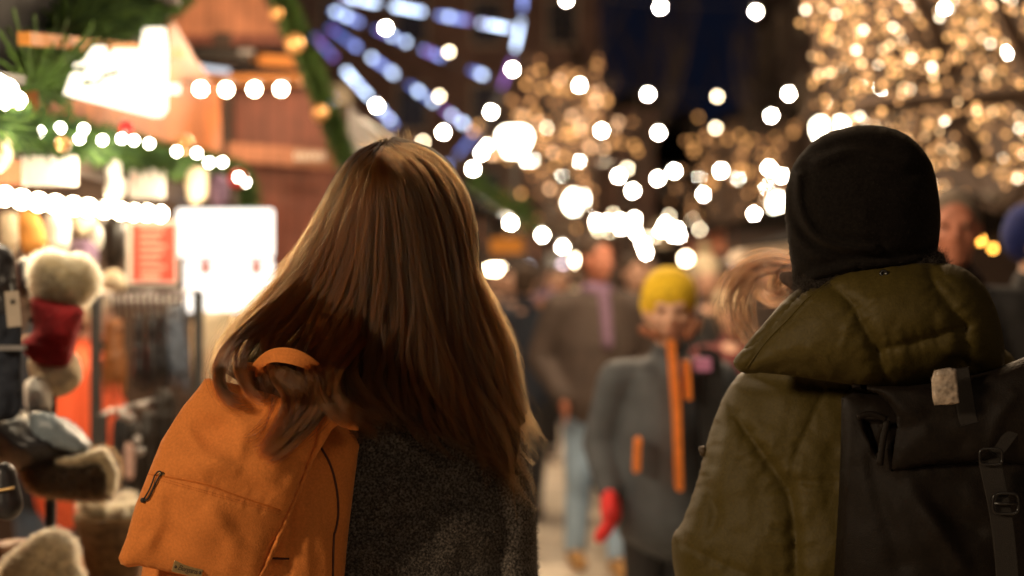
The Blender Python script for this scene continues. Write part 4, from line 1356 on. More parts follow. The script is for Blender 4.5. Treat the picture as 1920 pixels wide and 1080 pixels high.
# ------------------------------------------------------------------ trees with fairy lights
def grow(a, dirv, L, r, depth, out, rng, spread=.55, up=.12):
    if depth == 0 or L < .12: return
    pts = [Vector(a)]; dv = Vector(dirv).normalized(); n = 5
    for i in range(n):
        dv = (dv + Vector(rng.normal(0, .13, 3)) + Vector((0, 0, up * .3))).normalized(); pts.append(pts[-1] + dv * L / n)
    out.append((pts, r, r * .62, depth))
    for k in range(rng.integers(2, 4) + (depth > 3)):
        t = rng.integers(2, n + 1); nd = (dv + Vector(rng.normal(0, spread, 3)) + Vector((0, 0, up))).normalized()
        grow(pts[t], nd, L * rng.uniform(.62, .85), r * .58, depth - 1, out, rng, spread, up)


def tree(label, base, h0, r0, L, depth, seed, lights=None, keep=None, d0=(0, 0, 1), light_label=None, nmax=400, br=.012, mats=None, group=None, near=.045, up=.12, spread=.55, trunk_lights=0, prune=None, bark=None):
    rng = np.random.default_rng(seed)
    base = Vector(base); out = []
    top = base + Vector((0, 0, h0))
    for i in range(4):
        a = i * 1.57 + rng.uniform(0, 1)
        grow(top - Vector((0, 0, .1 * i)), Vector((math.cos(a) * .75, math.sin(a) * .75, .8)) + Vector(d0), L, r0 * .55, depth, out, rng, spread, up)
    if prune: out = [q for q in out if all(prune(p) for p in q[0])]
    e = empty("tree", base); tag(e, label, "tree")
    t = MB(); t.tube([base, base + Vector((.02, 0, .3)), base + Vector((0, .02, h0 * .6)), top], [r0 * 1.35, r0 * 1.05, r0, r0 * .85], 12)
    t.build("trunk", bark or M['bark'], e, True)
    c = MB()
    for pts, ra, rb, dp in out: c.tube(pts, ra, 6 if dp > 2 else 4, rb)
    c.build("crown", bark or M['bark'], e, True)
    if lights:
        cand = []
        for pts, ra, rb, dp in out:
            for a, b in zip(pts, pts[1:]):
                nn = max(1, int((b - a).length / near))
                for q in range(nn):
                    p = a.lerp(b, (q + rng.random()) / nn) + Vector(rng.normal(0, .02, 3))
                    cand.append(p)
        if keep: cand = [p for p in cand if keep(p)]
        print("LIGHTS", label[:30], len(cand))
        rng.shuffle(cand)
        cand = [Vector(p) for p in cand[:nmax]]
        for q in range(trunk_lights):
            a = q * .9; cand.append(base + Vector((math.cos(a) * r0 * 1.2, math.sin(a) * r0 * 1.2, .6 + (h0 - .4) * q / trunk_lights)))
        rng.shuffle(cand); cand = [Vector(p) for p in cand]
        cand.sort(key=lambda p: p.y)
        fe = empty("fairy_lights", top); tag(fe, light_label, "fairy lights", group)
        mes = [bulb_mesh(br, m_, 6, 4) for m_ in mats]
        one = [MB() for _ in mats]
        for i, p in enumerate(cand):
            k = int(rng.choice(len(mats), p=WEIGHTS[:len(mats)] / WEIGHTS[:len(mats)].sum()))
            if i < 100: put("bulb", mes[k], p, fe)
            else: one[k].ball(p, br, 6, 4)
        allm = MB(); idx = []
        for k, m_ in enumerate(one):
            allm.add(m_.v, m_.f); idx += [k] * len(m_.f)
        if allm.f:
            me = allm.mesh("bulb_cluster")
            for m_ in mats: me.materials.append(m_)
            me.polygons.foreach_set("material_index", idx)
            o = bpy.data.objects.new("bulb_cluster", me); COL.objects.link(o); inv(fe, o); o["kind"] = "stuff"
    return e


WEIGHTS = np.array([.34, .30, .22, .10, .04])
gold = [glow("fairy_gold_%s" % n, c, s_, False) for n, c, s_ in (("faint", (1.0, .47, .18), 1.0), ("soft", (1.0, .48, .18), 2.0), ("warm", (1.0, .49, .16), 3.6), ("bright", (1.0, .60, .28), 6.0), ("white", (1.0, .80, .55), 12))]
gold_far = [glow("fairy_far_%s" % n, c, s_, False) for n, c, s_ in (("faint", (1.0, .42, .15), 1.0), ("soft", (1.0, .45, .16), 2.2), ("warm", (1.0, .46, .14), 3.4), ("pale", (1.0, .55, .28), 5))]


def px_of(p): return 960 + p.x / p.y * F, 540 - (p.z - CZ) / p.y * F


def keep_right(p):
    x, y = px_of(p)
    return p.z > 2.02 + .10 * math.sin(p.x * 7) and 2000 > x > 1488 + max(0, (y - 60)) * .28 and y > -60


tree("bare tree wound with dense golden fairy lights, beside the black beanie", (2.62, 6.7, 0), 1.75, .13, 1.15, 5, 31, True, keep_right, (-.35, -.05, .0),
     "dense golden fairy lights filling the big tree beside the black beanie", 2100, .0115, gold, "fairy lights wound into trees", .026, .10, .75, 0, lambda p: p.y > 4.5 and px_of(p)[0] > 1500 and p.z > 1.9)
tree("slim bare tree with sparse fairy lights, beside the blue wheel", (1.0, 20, 0), 2.2, .11, 1.25, 4, 33, True, None, (-.1, 0, .4),
     "sparse amber fairy lights on the slim tree beside the blue wheel", 210, .034, gold_far, "fairy lights wound into trees", .10, .25, .5, 26)
tree("farther bare tree with dim fairy lights, left of the black beanie", (4.3, 27, 0), 2.3, .13, 1.3, 4, 36, True, None, (0, 0, .3),
     "dim amber fairy lights on the farther tree in the middle of the lane", 150, .036, gold_far[:3], "fairy lights wound into trees", .12, .2, .5, 12)

tree("tall bare unlit tree against the dark blue sky, nearer the wheel", (3.0, 37, 0), 4.0, .16, 2.8, 4, 51, group=None, up=.3, d0=(.05, 0, .8), spread=.4, bark=M['bark_dark'])
tree("tall bare unlit tree against the dark blue sky, nearer the golden tree", (6.6, 39, 0), 4.0, .16, 2.8, 4, 52, group=None, up=.3, d0=(0, 0, .8), spread=.4, bark=M['bark_dark'])

# ------------------------------------------------------------------ ferris wheel
hub = P(500, -32, 40); WR = 482 / F * 40
fw = empty("ferris_wheel", (hub.x, hub.y, 0)); tag(fw, "big ferris wheel with blue and violet lights on its spokes and rim", "ferris wheel")
M['led'] = [glow("led_%s" % n, c, s_, False) for n, c, s_ in (("blue", (.22, .32, 1.0), 1.3), ("blue_bright", (.32, .42, 1.0), 3.0), ("ice", (.60, .74, 1.0), 6.5), ("violet", (.50, .20, .8), 1.3))]
M['wheelsteel'] = mat("wheel_steel", (.08, .075, .08), .5, .1, 3, metal=.6)
MB().tube([hub + Vector((math.cos(a) * WR, 0, math.sin(a) * WR)) for a in np.linspace(0, 2 * math.pi, 73)], .06, 6).build("rim", M['wheelsteel'], fw, True)
MB().tube([hub + Vector((math.cos(a) * WR, .9, math.sin(a) * WR)) for a in np.linspace(0, 2 * math.pi, 73)], .06, 6).build("rim", M['wheelsteel'], fw, True)
MB().tube([hub + Vector((0, -.7, 0)), hub + Vector((0, 1.6, 0))], .45, 16).build("hub", M['wheelsteel'], fw, True)
for sx in (-1, 1):
    for y in (-.6, 1.5): MB().bar(hub + Vector((0, y, 0)), (hub.x + 3.6 * sx, hub.y + y, 0), .28).build("support_leg", M['wheelsteel'], fw)
rw = np.random.default_rng(4)
NSP = 29
for i in range(NSP):
    a = -math.radians(10.8) - i * 2 * math.pi / NSP
    dv = Vector((math.cos(a), 0, math.sin(a)))
    MB().bar(hub + dv * .4, hub + dv * WR, .05).build("spoke", M['wheelsteel'], fw)
    segs = [(.30, .44), (.50, .62), (.68, .80), (.845, .955)] if i % 2 == 0 else [(.28, .40), (.46, .60), (.66, .745), (.86, .93)]
    vis = i in (0, 1, 2, 3, 4, 5, 28, 27)
    for j, (s0, s1) in enumerate(segs):
        k = int(rw.choice(4, p=[.42, .36, .17, .05]))
        MB().bar(hub + dv * WR * s0 + Vector((0, -.1, 0)), hub + dv * WR * s1 + Vector((0, -.1, 0)), .085).build("light_strip", M['led'][k], fw)
        if vis:
            for q in range(3):
                c = hub + dv * WR * (s0 + (s1 - s0) * rw.random()) + Vector((0, -.16, 0))
                MB().ball(c, .07, 6, 4).build("led_spot", M['led'][int(rw.choice([1, 2, 2, 3]))], fw)
for i in range(40):
    a0 = math.radians(-60 + i * 9); a1 = a0 + math.radians(6.4)
    if i % 7 == 3: continue
    MB().tube([hub + Vector((math.cos(a0 + (a1 - a0) * t) * WR, -.12, math.sin(a0 + (a1 - a0) * t) * WR)) for t in (0, .33, .66, 1)], .045, 6).build("rim_light", M['led'][[0, 1, 0, 1, 3, 2, 1][i % 7]], fw, True)


# ------------------------------------------------------------------ fir garlands
def garland(label, pts, r, n, seed, mtl=None, ptsworld=True, light_r=None, lights=(), light_m=None, group=None, baubles=()):
    rng = np.random.default_rng(seed)
    C = [Vector(p) for p in pts]
    Lc = [0]
    for a, b in zip(C, C[1:]): Lc.append(Lc[-1] + (b - a).length)

    def at(t):
        s_ = t * Lc[-1]
        for i in range(len(C) - 1):
            if s_ <= Lc[i + 1]: return C[i].lerp(C[i + 1], (s_ - Lc[i]) / (Lc[i + 1] - Lc[i])), (C[i + 1] - C[i]).normalized()
        return C[-1], (C[-1] - C[-2]).normalized()
    e = empty("garland", C[0]); tag(e, label, "garland", group)
    st = MB(); st.tube(C, .012, 6); st.build("stem", M['bark'], e)
    for kk, mm in enumerate((M['fir'], M['fir_light'])):
        mb = MB()
        for i in range(n // 2):
            p, t = at(rng.random())
            dv = Vector(rng.normal(0, 1, 3)); dv = (dv - t * dv.dot(t)).normalized(); dv = (dv + t * .5).normalized()
            tip = p + dv * r * rng.uniform(.6, 1.25); s_ = dv.cross(Vector(rng.normal(0, 1, 3))).normalized() * r * .055
            base = p + dv * r * .05
            mb.add([base - s_, base + s_, tip + s_ * .3, tip - s_ * .3], [(0, 1, 2, 3)])
            nn = dv.cross(s_).normalized() * r * .055
            mb.add([base - nn, base + nn, tip + nn * .3, tip - nn * .3], [(0, 1, 2, 3)])
        mb.build("sprig_needles", mm, e)
    if lights:
        me = bulb_mesh(light_r, light_m or M['bulb_small'])
        for L_ in lights: put("bulb", me, L_, e)
    for (c, br, mm) in baubles:
        put("bauble", bulb_mesh(br, mm, 14, 10), c, e)
    return e


# ================================================================== LEFT STALL (near): its front runs along the lane
SX = -1.12


def PX(px, py, X=SX):
    d = X * F / (px - 960.0)
    return P(px, py, d)


st1 = empty("market_stall", (-2.0, 4.6, 0)); tag(st1, "near market stall with orange boards, hung with knitwear and white signs", "market stall")
MB().prism([PX(x, y, -1.22) for x, y in [(40, 165), (120, 152), (294, 122), (294, 50), (306, 42), (345, 110), (392, 165), (398, 288), (300, 268), (40, 214)]], .04, (1, 0, 0)).build("fascia", M['wood_orange'], st1)
MB().prism([PX(x, y, -1.30) for x, y in [(-260, 175), (292, 165), (292, -60), (-260, -120)]], .05, (1, 0, 0)).build("roof_side", M['darkcloth'], st1)
MB().box((-1.16, 5.72, .965), (.10, .10, 1.93)).build("post", M['darkwood'], st1)
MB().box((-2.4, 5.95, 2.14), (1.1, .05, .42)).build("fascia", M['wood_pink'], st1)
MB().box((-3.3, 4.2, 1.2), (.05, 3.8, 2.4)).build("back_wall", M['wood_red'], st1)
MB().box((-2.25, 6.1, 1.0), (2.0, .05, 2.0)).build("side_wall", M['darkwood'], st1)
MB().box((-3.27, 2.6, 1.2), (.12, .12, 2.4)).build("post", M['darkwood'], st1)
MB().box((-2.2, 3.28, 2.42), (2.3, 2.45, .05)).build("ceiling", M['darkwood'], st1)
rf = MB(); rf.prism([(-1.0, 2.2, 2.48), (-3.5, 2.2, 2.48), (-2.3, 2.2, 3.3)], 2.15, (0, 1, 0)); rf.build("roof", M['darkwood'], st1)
MB().bar(PX(45, 72), PX(338, 100), .030).build("rail", M['beam'], st1)
MB().bar((-1.16, 2.4, 1.83), (-1.16, 5.7, 1.83), .05).build("shelf_rail", M['darkwood'], st1)
point_light("stall_ceiling_lamp", (-1.75, 4.6, 2.2), 70, (1.0, .72, .42), .12)
point_light("stall_inner_lamp", (-2.3, 5.4, 1.9), 30, (1.0, .72, .42), .12)

# glowing shop sign with a cut-out skyline of letters
q = [(118, 178), (128, 150), (140, 118), (160, 112), (166, 88), (176, 86), (182, 104), (205, 104), (212, 92), (240, 92), (244, 104), (262, 98), (268, 52), (292, 52), (297, 96), (296, 205), (286, 219)]
sg = MB(); sg.prism([PX(x, y, -1.10) for x, y in q], .03, (1, 0, 0))
tag(sg.build("shop_sign", M['signglow']), "glowing white cut-out sign on the orange boards of the near stall", "sign")
tube = MB(); tube.tube([P(292, 166, 4.45), P(336, 167, 4.45)], .016, 10)
tag(tube.build("tube_lamp", M['signglow']), "short glowing tube lamp at the end of the white cut-out sign", "lamp")

GL = [(75, 247), (113, 240), (157, 242), (149, 260), (192, 263), (228, 260), (251, 263), (280, 269), (331, 284), (369, 287), (392, 305), (417, 304), (447, 332), (460, 342)]
DL = [3.4, 3.45, 3.6, 3.55, 3.75, 3.9, 3.95, 4.1, 4.4, 4.65, 4.8, 4.95, 5.3, 5.4]
garland("fir garland with white bulbs along the front of the near stall", [PX(-80, 215), PX(20, 238), PX(110, 256), PX(200, 274), PX(300, 300), PX(380, 312), PX(430, 322), PX(462, 345), PX(468, 392)], .065, 5200, 3,
        lights=[P(x, y, dd - .1) for (x, y), dd in zip(GL, DL)], light_r=.011,
        baubles=[(PX(237, 240, -1.02), .02, M['redbauble']), (PX(445, 335, -1.02), .035, M['redbauble']), (PX(345, 270, -1.02), .03, M['gold']), (PX(118, 270, -1.02), .018, M['gold'])])
garland("dark fir garland hanging over the roof edge of the near stall", [PX(120, 60, -1.16), PX(180, 40, -1.16), PX(240, 30, -1.16), PX(290, 5, -1.16), PX(330, -30, -1.16)], .09, 2200, 5)
tw = MB()
pot = empty("fir_spray", PX(85, 165, -1.16)); tag(pot, "small bright green fir spray on top of the orange boards", "greenery")
mb = MB(); rg = np.random.default_rng(9)
for i in range(260):
    b_ = PX(60 + 60 * rg.random(), 165, -1.16); t_ = b_ + Vector(rg.normal(0, .05, 3)) + Vector((0, 0, .05))
    mb.bar(b_, t_, .006)
mb.build("needles", M['fir_light'], pot)

# row of bulbs along the shelf of the near stall
e = empty("string_lights", PX(0, 372)); tag(e, "row of glaring bulbs above the hats and gloves of the near stall", "string lights")
mes = bulb_mesh(.021, M['bulb_stall'], 10, 8)
for x, y in [(-18, 370), (8, 368), (40, 374), (72, 379), (104, 383), (137, 386), (165, 389), (196, 393), (226, 396), (250, 398), (275, 399), (300, 401)]: put("bulb", mes, PX(x, y, -1.13), e)
MB().tube([PX(-60, 360, -1.13), PX(120, 377, -1.13), PX(300, 393, -1.13)], .006, 5).build("wire", M['plastic'], e)
for y_ in (3.0, 3.7, 4.6): point_light("bulb_row_light", (-1.02, y_, 1.78), 6.0 if y_ == 3.7 else 3.5, (1.0, .80, .56), .05)
# side lantern at the edge
ln = empty("lantern", PX(5, 180)); tag(ln, "glaring lantern at the edge of the photo beside the orange boards", "lantern")
for i, (x, y, rr) in enumerate([(-12, 175, .042), (10, 172, .028), (33, 188, .018)]): put("bulb", bulb_mesh(rr, M['bulb_stall'], 10, 8), PX(x, y, -1.12), ln)
MB().bar(PX(-30, 140), PX(40, 150), .02).build("bracket", M['darkmetal'], ln)


def board(name, label, cat, corners, mtl, d, th=.012, marks=(), markm=None, backm=None):
    """flat board in the photo plane at distance d, slightly rounded"""
    x0, y0, x1, y1 = corners
    dd = d if isinstance(d, (tuple, list)) else (d, d)
    e = empty(name, P((x0 + x1) / 2, y1, sum(dd) / 2)); tag(e, label, cat)
    n = 6; rr = min(x1 - x0, y1 - y0) * .07; pts = []
    for cx_, cy_, a0 in ((x1 - rr, y0 + rr, -90), (x1 - rr, y1 - rr, 0), (x0 + rr, y1 - rr, 90), (x0 + rr, y0 + rr, 180)):
        for k in range(n + 1):
            a = math.radians(a0 + 90 * k / n); x = cx_ + rr * math.cos(a); y = cy_ + rr * math.sin(a)
            pts.append(P(x, y, dd[0] + (dd[1] - dd[0]) * (x - x0) / (x1 - x0)))
    MB().prism(pts, th, (0, 1, 0)).build("panel", mtl, e)
    for (a, b, c, f) in marks:
        D_ = lambda x: dd[0] + (dd[1] - dd[0]) * (x - x0) / (x1 - x0) - .004
        MB().prism([P(a, b, D_(a)), P(c, b, D_(c)), P(c, f, D_(c)), P(a, f, D_(a))], .003, (0, 1, 0)).build("print", markm, e)
    return e


board("light_box", "large glaring white light box between the red poster and the long hair", "light box", (331, 391, 513, 482), M['lightbox'], 5.2,
      marks=[(400, 410, 412, 416), (452, 408, 464, 416), (392, 440, 400, 462), (470, 442, 480, 462)], markm=M['lightbox_low'])
board("backlit_poster", "backlit white poster with pale red corner blocks under the glaring light box", "poster", (346, 486, 512, 586), M['lightbox'], 5.26,
      marks=[(374, 488, 396, 514), (470, 488, 491, 514), (400, 533, 408, 556), (440, 532, 448, 556)], markm=glow("print_glow", (1, .42, .30), .85))
mk = [(262, 420 + 13 * i, 312 - (i * 7) % 20, 426 + 13 * i) for i in range(7)]
board("poster", "red poster with pale lines of writing, hung beside the glaring light box", "poster", (238, 412, 333, 534), M['paper'], 4.9, marks=[(247, 420, 328, 528)], markm=M['posterred'])
pp = [o for o in bpy.data.objects if o.name.startswith("poster")][-1]
for (a, b, c, f) in mk + [(263, 512, 300, 524)]:
    inv(pp, MB().prism([P(a, b, 4.892), P(c, b, 4.892), P(c, f, 4.892), P(a, f, 4.892)], .002, (0, 1, 0)).build("print", M['posterpale'], None))
board("hanging_sign", "white board with faded red writing hung under the garland near the edge of the photo", "sign", (40, 292, 143, 348), M['paper'], (3.25, 3.65),
      marks=[(56 + 14 * i, 304, 64 + 14 * i, 330) for i in range(5)], markm=M['posterpale'])
MB().prism([P(55, 293, 3.25), P(66, 276, 3.28), P(80, 288, 3.3), P(96, 277, 3.35), P(112, 288, 3.4), P(128, 283, 3.5), P(138, 293, 3.6)], .012, (0, 1, 0))
board("hanging_sign", "small white hanging board with red writing, under the middle of the garland", "sign", (242, 316, 308, 372), M['paper'], (4.15, 4.5),
      marks=[(250 + 11 * i, 326, 256 + 11 * i, 350) for i in range(4)], markm=M['posterpale'])
orn = [("white gingerbread figure ornament hung between the two white boards", [(196, 316), (206, 297), (219, 296), (228, 312), (228, 330), (237, 340), (236, 366), (222, 378), (204, 376), (195, 360), (200, 338)], 3.95, M['paper'], "ornament"),
       ("cream knitted ornament hanging beside the small white board", [(350, 318), (372, 312), (390, 325), (388, 370), (366, 385), (350, 372)], 4.75, M['cream'], "ornament"),
       ("pale heart ornament hanging above the pompom hat", [(134, 402), (150, 400), (160, 408), (172, 402), (184, 412), (176, 430), (155, 446), (138, 430)], 3.9, M['cream'], "ornament"),
       ("narrow white label hanging over the mauve cloth", [(170, 424), (186, 422), (194, 440), (190, 466), (176, 472), (168, 455)], 4.1, M['paper'], "label"),
       ("beige leather loop hanging at the edge of the photo under the garland", [(-10, 250), (8, 244), (22, 270), (24, 300), (10, 318), (-10, 322)], 3.1, M['cream'], "ornament"),
       ("red cloth figure hanging at the end of the garland", [(396, 330), (418, 326), (430, 350), (424, 385), (400, 388), (392, 360)], 5.0, M['purplecloth'], "ornament")]
for lb, ol, d, mt, ct in orn:
    o = inflate("hanging_ornament", ol, d, .02, .02, mt, None, 5, None, 2); tag(o, lb, ct, "ornaments hanging in the near stall")

# goods: each piece its own thing
def good(name, label, cat, ol, d, tf, tb, mt, group=None, sc=24, amp=.006, step=6, sd=1):
    o = inflate(name, ol, d, tf, tb, mt, None, step, lambda a, b, w: wr(a, b, sc, sd * 7, amp), 3)
    tag(o, label, cat, group); return o


good("hanging_coat", "black coat hanging at the very edge of the photo, behind the swing tag", "coat", [(-60, 470), (-10, 455), (22, 470), (30, 520), (40, 620), (30, 650), (-50, 650)], 2.95, .03, .04, M['blackleather'], sd=2)
good("ear_flap_hat", "round black leather cap hanging between the coat and the pompom", "cap", [(28, 500), (40, 484), (58, 486), (70, 510), (70, 545), (50, 560), (34, 550)], 3.2, .04, .04, M['blackleather'], sd=3)
good("hanging_scarf", "dark brown scarf hanging under the swing tag at the edge", "scarf", [(-40, 600), (0, 590), (38, 600), (40, 700), (37, 775), (0, 790), (-40, 790)], 2.92, .02, .02, M['navy'], sd=4)
sw = empty("swing_tag", P(25, 550, 2.80)); tag(sw, "small white swing tag with a dark star, on the black coat", "tag")
MB().prism([P(8, 547, 2.80), P(34, 545, 2.80), P(40, 611, 2.80), P(14, 614, 2.80)], .002, (0, 1, 0)).build("card", mat("tag_card", (.45, .38, .30), .7, .1), sw)
stt = [P(23.5 + (6.5 if i % 2 == 0 else 2.6) * math.sin(i * math.pi / 6), 566 + (6.5 if i % 2 == 0 else 2.6) * math.cos(i * math.pi / 6), 2.798) for i in range(12)]
MB().prism(stt, .0012, (0, 1, 0)).build("star_print", M['darkcloth'], sw)
MB().tube([P(22, 548, 2.8), P(20, 530, 2.86), P(15, 520, 2.9)], .001, 5).build("string", M['plastic'], sw)
MB().box(P(20, 652, 2.88), (.06, .02, .010)).build("cord_stop", M['metal'], sw)

hatp = empty("bobble_hat", P(100, 690, 3.1)); tag(hatp, "dark red knitted hat with a big cream fur pompom on a stand", "hat")
kn = inflate("knit", [(56, 566), (64, 554), (100, 560), (140, 572), (156, 578), (156, 590), (146, 620), (135, 660), (128, 686), (96, 688), (60, 678), (40, 652), (46, 636), (62, 622), (60, 590)], 3.1, .07, .08, M['red'], hatp, 4,
             lambda a, b, w: .003 * np.sin(a * 1.1) + wr(a, b, 30, 4, .004) + np.where(b > 640 - (a - 40) * -.18, .006, 0), 2)
pm = fuse("pompom", [('e', P(112, 534, 3.12), (.050, .05, .048)), ('e', P(142, 526, 3.14), (.040, .04, .046)), ('e', P(95, 505, 3.12), (.035, .04, .03))], .01, M['fur'], hatp, None, 2)
fuzz("pompom_fur", pm, 9000, .022, .00035, M['furfuzz'], 1.0, 21)
good("knit_hat", "cream knitted hat stacked under the dark red bobble hat", "hat", [(52, 690), (60, 668), (110, 672), (140, 660), (152, 690), (146, 725), (110, 745), (70, 735)], 3.15, .07, .07, M['cream'], sd=6)
good("knit_hat", "glaring white cap at the foot of the hat stand", "hat", [(44, 730), (50, 712), (72, 706), (92, 722), (97, 760), (88, 775), (50, 772)], 3.08, .05, .05, M['white'], sd=7)
hs = MB(); hs.lathe((P(95, 700, 3.13).x, 3.13, .74), [(.09, 0), (.09, .012), (.012, .02), (.012, .66), (.05, .69), (.02, .73)], 14)
tag(hs.build("hat_stand", M['darkmetal'], None, True), "thin dark stand carrying the dark red bobble hat", "hat stand")
th = empty("trapper_hat", P(100, 935, 3.0)); tag(th, "black leather trapper hat with brown fur flaps and a pale blue panel", "hat")
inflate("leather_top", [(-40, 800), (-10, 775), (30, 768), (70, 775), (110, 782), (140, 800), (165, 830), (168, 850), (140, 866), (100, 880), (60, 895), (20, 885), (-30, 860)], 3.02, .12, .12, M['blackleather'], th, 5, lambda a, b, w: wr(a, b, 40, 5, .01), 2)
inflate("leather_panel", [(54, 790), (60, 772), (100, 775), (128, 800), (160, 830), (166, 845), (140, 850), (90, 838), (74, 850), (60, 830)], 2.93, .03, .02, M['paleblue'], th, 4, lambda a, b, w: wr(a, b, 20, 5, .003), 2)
fl_ = inflate("fur_flap", [(40, 870), (100, 862), (150, 856), (180, 842), (208, 850), (219, 880), (212, 920), (190, 937), (120, 932), (70, 925), (46, 900)], 2.98, .06, .08, M['furbrown'], th, 5, lambda a, b, w: wr(a, b, 10, 6, .006), 2)
fuzz("fur", fl_, 12000, .014, .0002, M['furfuzz2'], .9, 22, lambda c: c[:, 1] < 3.05)
f2 = fuse("fur_edge", [(P(108, 866, 2.93), .006, P(150, 864, 2.92), .008), (P(150, 864, 2.92), .008, P(190, 852, 2.92), .011), (P(190, 852, 2.92), .011, P(210, 885, 2.93), .010), (P(210, 885, 2.93), .010, P(207, 922, 2.94), .008)], .006, M['fur'], th, None, 1)
fuzz("pale_fur", f2, 3000, .010, .0002, M['furfuzz'], .9, 23)
good("mauve_scarf", "mauve scarf hanging behind the cream fur pompom", "scarf", [(130, 455), (165, 450), (185, 470), (182, 505), (160, 520), (138, 500)], 4.0, .03, .03, M['purplecloth'], sd=8)
good("brown_bag", "dark brown bag hanging beside the red poster", "bag", [(190, 410), (222, 402), (236, 430), (234, 480), (212, 505), (192, 480)], 4.3, .04, .04, M['shoe'], sd=9)
good("beige_hat", "round beige hat under the brown bag beside the red poster", "hat", [(192, 535), (196, 512), (214, 504), (232, 516), (236, 542), (214, 548)], 4.4, .05, .05, M['cream'], sd=10)
good("amber_scarf", "amber yellow scarf hanging behind the leather cap", "scarf", [(36, 400), (62, 396), (80, 420), (88, 470), (60, 480), (38, 462)], 3.7, .03, .03, mat("amber_cloth", (.62, .26, .05), .8), sd=11)
for i, (a, b, m_, lb) in enumerate([(0, 32, 'cream', "pale grey scarf hanging at the edge, above the black coat"), (86, 128, 'paper', "off-white mittens hanging above the cream fur pompom")]):
    good("hanging_goods", lb, "knitwear", [(a, 405), (b, 402), (b + 4, 450), (b - 6, 478), (a + 4, 470)], 3.8, .03, .03, M[m_], sd=12 + i)

# glove rack
gr_ = empty("glove_rack", P(270, 555, 4.6)); tag(gr_, "steel rail with hooks carrying the row of leather gloves", "rail")
MB().tube([P(175, 552, 4.55), P(375, 545, 4.75)], .006, 8).build("rail", M['metal'], gr_, True)
hk = MB()
for x in range(205, 360, 12): MB().tube([P(x, 551, 4.6), P(x - 2, 560, 4.56), P(x, 575, 4.55), P(x + 2, 600, 4.58)], .003, 6).build("hook", M['metal'], gr_, True)
MB().bar(P(372, 546, 4.76), (P(372, 546, 4.76).x, 4.76, 0), .03).build("upright", M['darkmetal'], gr_)
MB().bar(P(180, 552, 4.56), (P(180, 552, 4.56).x, 4.56, 0), .03).build("upright", M['darkmetal'], gr_)


def gloves(label, x0, x1, y0, y1, d, mt, sd):
    w = x1 - x0; h = y1 - y0
    ol = [(x0 + w * .2, y0), (x0 + w * .8, y0), (x0 + w * .82, y0 + h * .3), (x0 + w * .95, y0 + h * .55), (x0 + w * .92, y0 + h * .95), (x0 + w * .78, y0 + h), (x0 + w * .66, y0 + h * .78),
          (x0 + w * .52, y1 + h * .02), (x0 + w * .38, y0 + h * .78), (x0 + w * .2, y0 + h * .98), (x0 + w * .02, y0 + h * .7), (x0 + w * .12, y0 + h * .3)]
    o = inflate("leather_gloves", ol, d, .022, .022, mt, None, 4, lambda a, b, w_: wr(a, b, 16, sd, .003), 2)
    tag(o, label, "gloves", "leather gloves on the rail")


gloves("brown leather gloves at the near end of the glove rail", 190, 240, 600, 745, 4.55, M['brownleather'], 1)
gloves("first black gloves beside the brown pair on the rail", 246, 274, 590, 738, 4.6, M['blackleather'], 2)
gloves("middle black gloves on the rail, with a small shine on the cuff", 270, 300, 585, 742, 4.62, M['blackleather'], 3)
gloves("last black gloves on the rail, touching the blue-grey pair", 290, 316, 585, 735, 4.66, M['blackleather'], 4)
gloves("wide blue-grey gloves at the far end of the rail", 304, 358, 575, 738, 4.7, M['greyleather'], 5)
good("beige_jacket", "beige jacket hanging under the backlit poster, half behind the long hair", "jacket", [(362, 590), (400, 586), (440, 592), (450, 690), (430, 760), (372, 750), (360, 680)], 5.1, .04, .04, M['cream'], sd=14)
# lower racks and table
tb_ = empty("display_table", (-1.5, 3.4, 0)); tag(tb_, "brown wooden display table under the basket and the hats", "table")
MB().box((-1.52, 3.35, .72), (1.0, 1.5, .04)).build("table_top", M['tablewood'], tb_, False, .004)
for x in (-1.95, -1.08):
    for y in (2.68, 4.02): MB().box((x, y, .35), (.06, .06, .70)).build("leg", M['darkwood'], tb_)
MB().box((-1.04, 3.35, .66), (.03, 1.4, .08)).build("apron", M['darkwood'], tb_)
for i, (a, b, y0, y1, m_, lb) in enumerate([(212, 240, 790, 960, 'darkcloth', "dark belts hanging at the near end of the low rack"), (232, 262, 800, 985, 'shoe', "brown belts with a pale card on the low rack"),
                                            (258, 290, 780, 940, 'shoe', "dark belts with a shiny buckle on the low rack"), (180, 216, 850, 990, 'darkcloth', "black cloth hanging low beside the fur flap"),
                                            (286, 322, 740, 900, 'shoe', "dark brown cloth hanging beside the orange backpack's edge")]):
    good("hanging_goods", lb, "leather goods", [(a, y0), (b, y0 - 4), (b + 2, (y0 + y1) / 2), (b - 2, y1), (a + 3, y1 + 4), (a - 2, (y0 + y1) / 2)], 4.35 + .05 * i, .02, .02, M[m_], sd=20 + i)
good("price_card", "pale card clipped to the brown belts on the low rack", "card", [(233, 838), (250, 836), (252, 880), (248, 898), (234, 894)], 4.3, .004, .004, mat("pink_card", (.5, .33, .28), .7), amp=0, step=4)
sh = MB()
for x, y in ((232, 780), (242, 783), (256, 826), (262, 838)): pass
bk = empty("belt_rack", P(250, 775, 4.3)); tag(bk, "low steel rack with glinting buckles behind the trapper hat", "rack")
MB().tube([P(190, 778, 4.3), P(320, 742, 4.6)], .008, 8).build("rail", M['metal'], bk, True)
for x, y in ((230, 779), (243, 784), (256, 826), (262, 846), (268, 760)): MB().ball(P(x, y, 4.25), .014, 10, 8).build("buckle", M['metal'], bk, True)
MB().bar(P(320, 742, 4.6), (P(320, 742, 4.6).x, 4.6, 0), .03).build("upright", M['darkmetal'], bk)
MB().bar(P(190, 778, 4.3), (P(190, 778, 4.3).x, 4.3, 0), .03).build("upright", M['darkmetal'], bk)
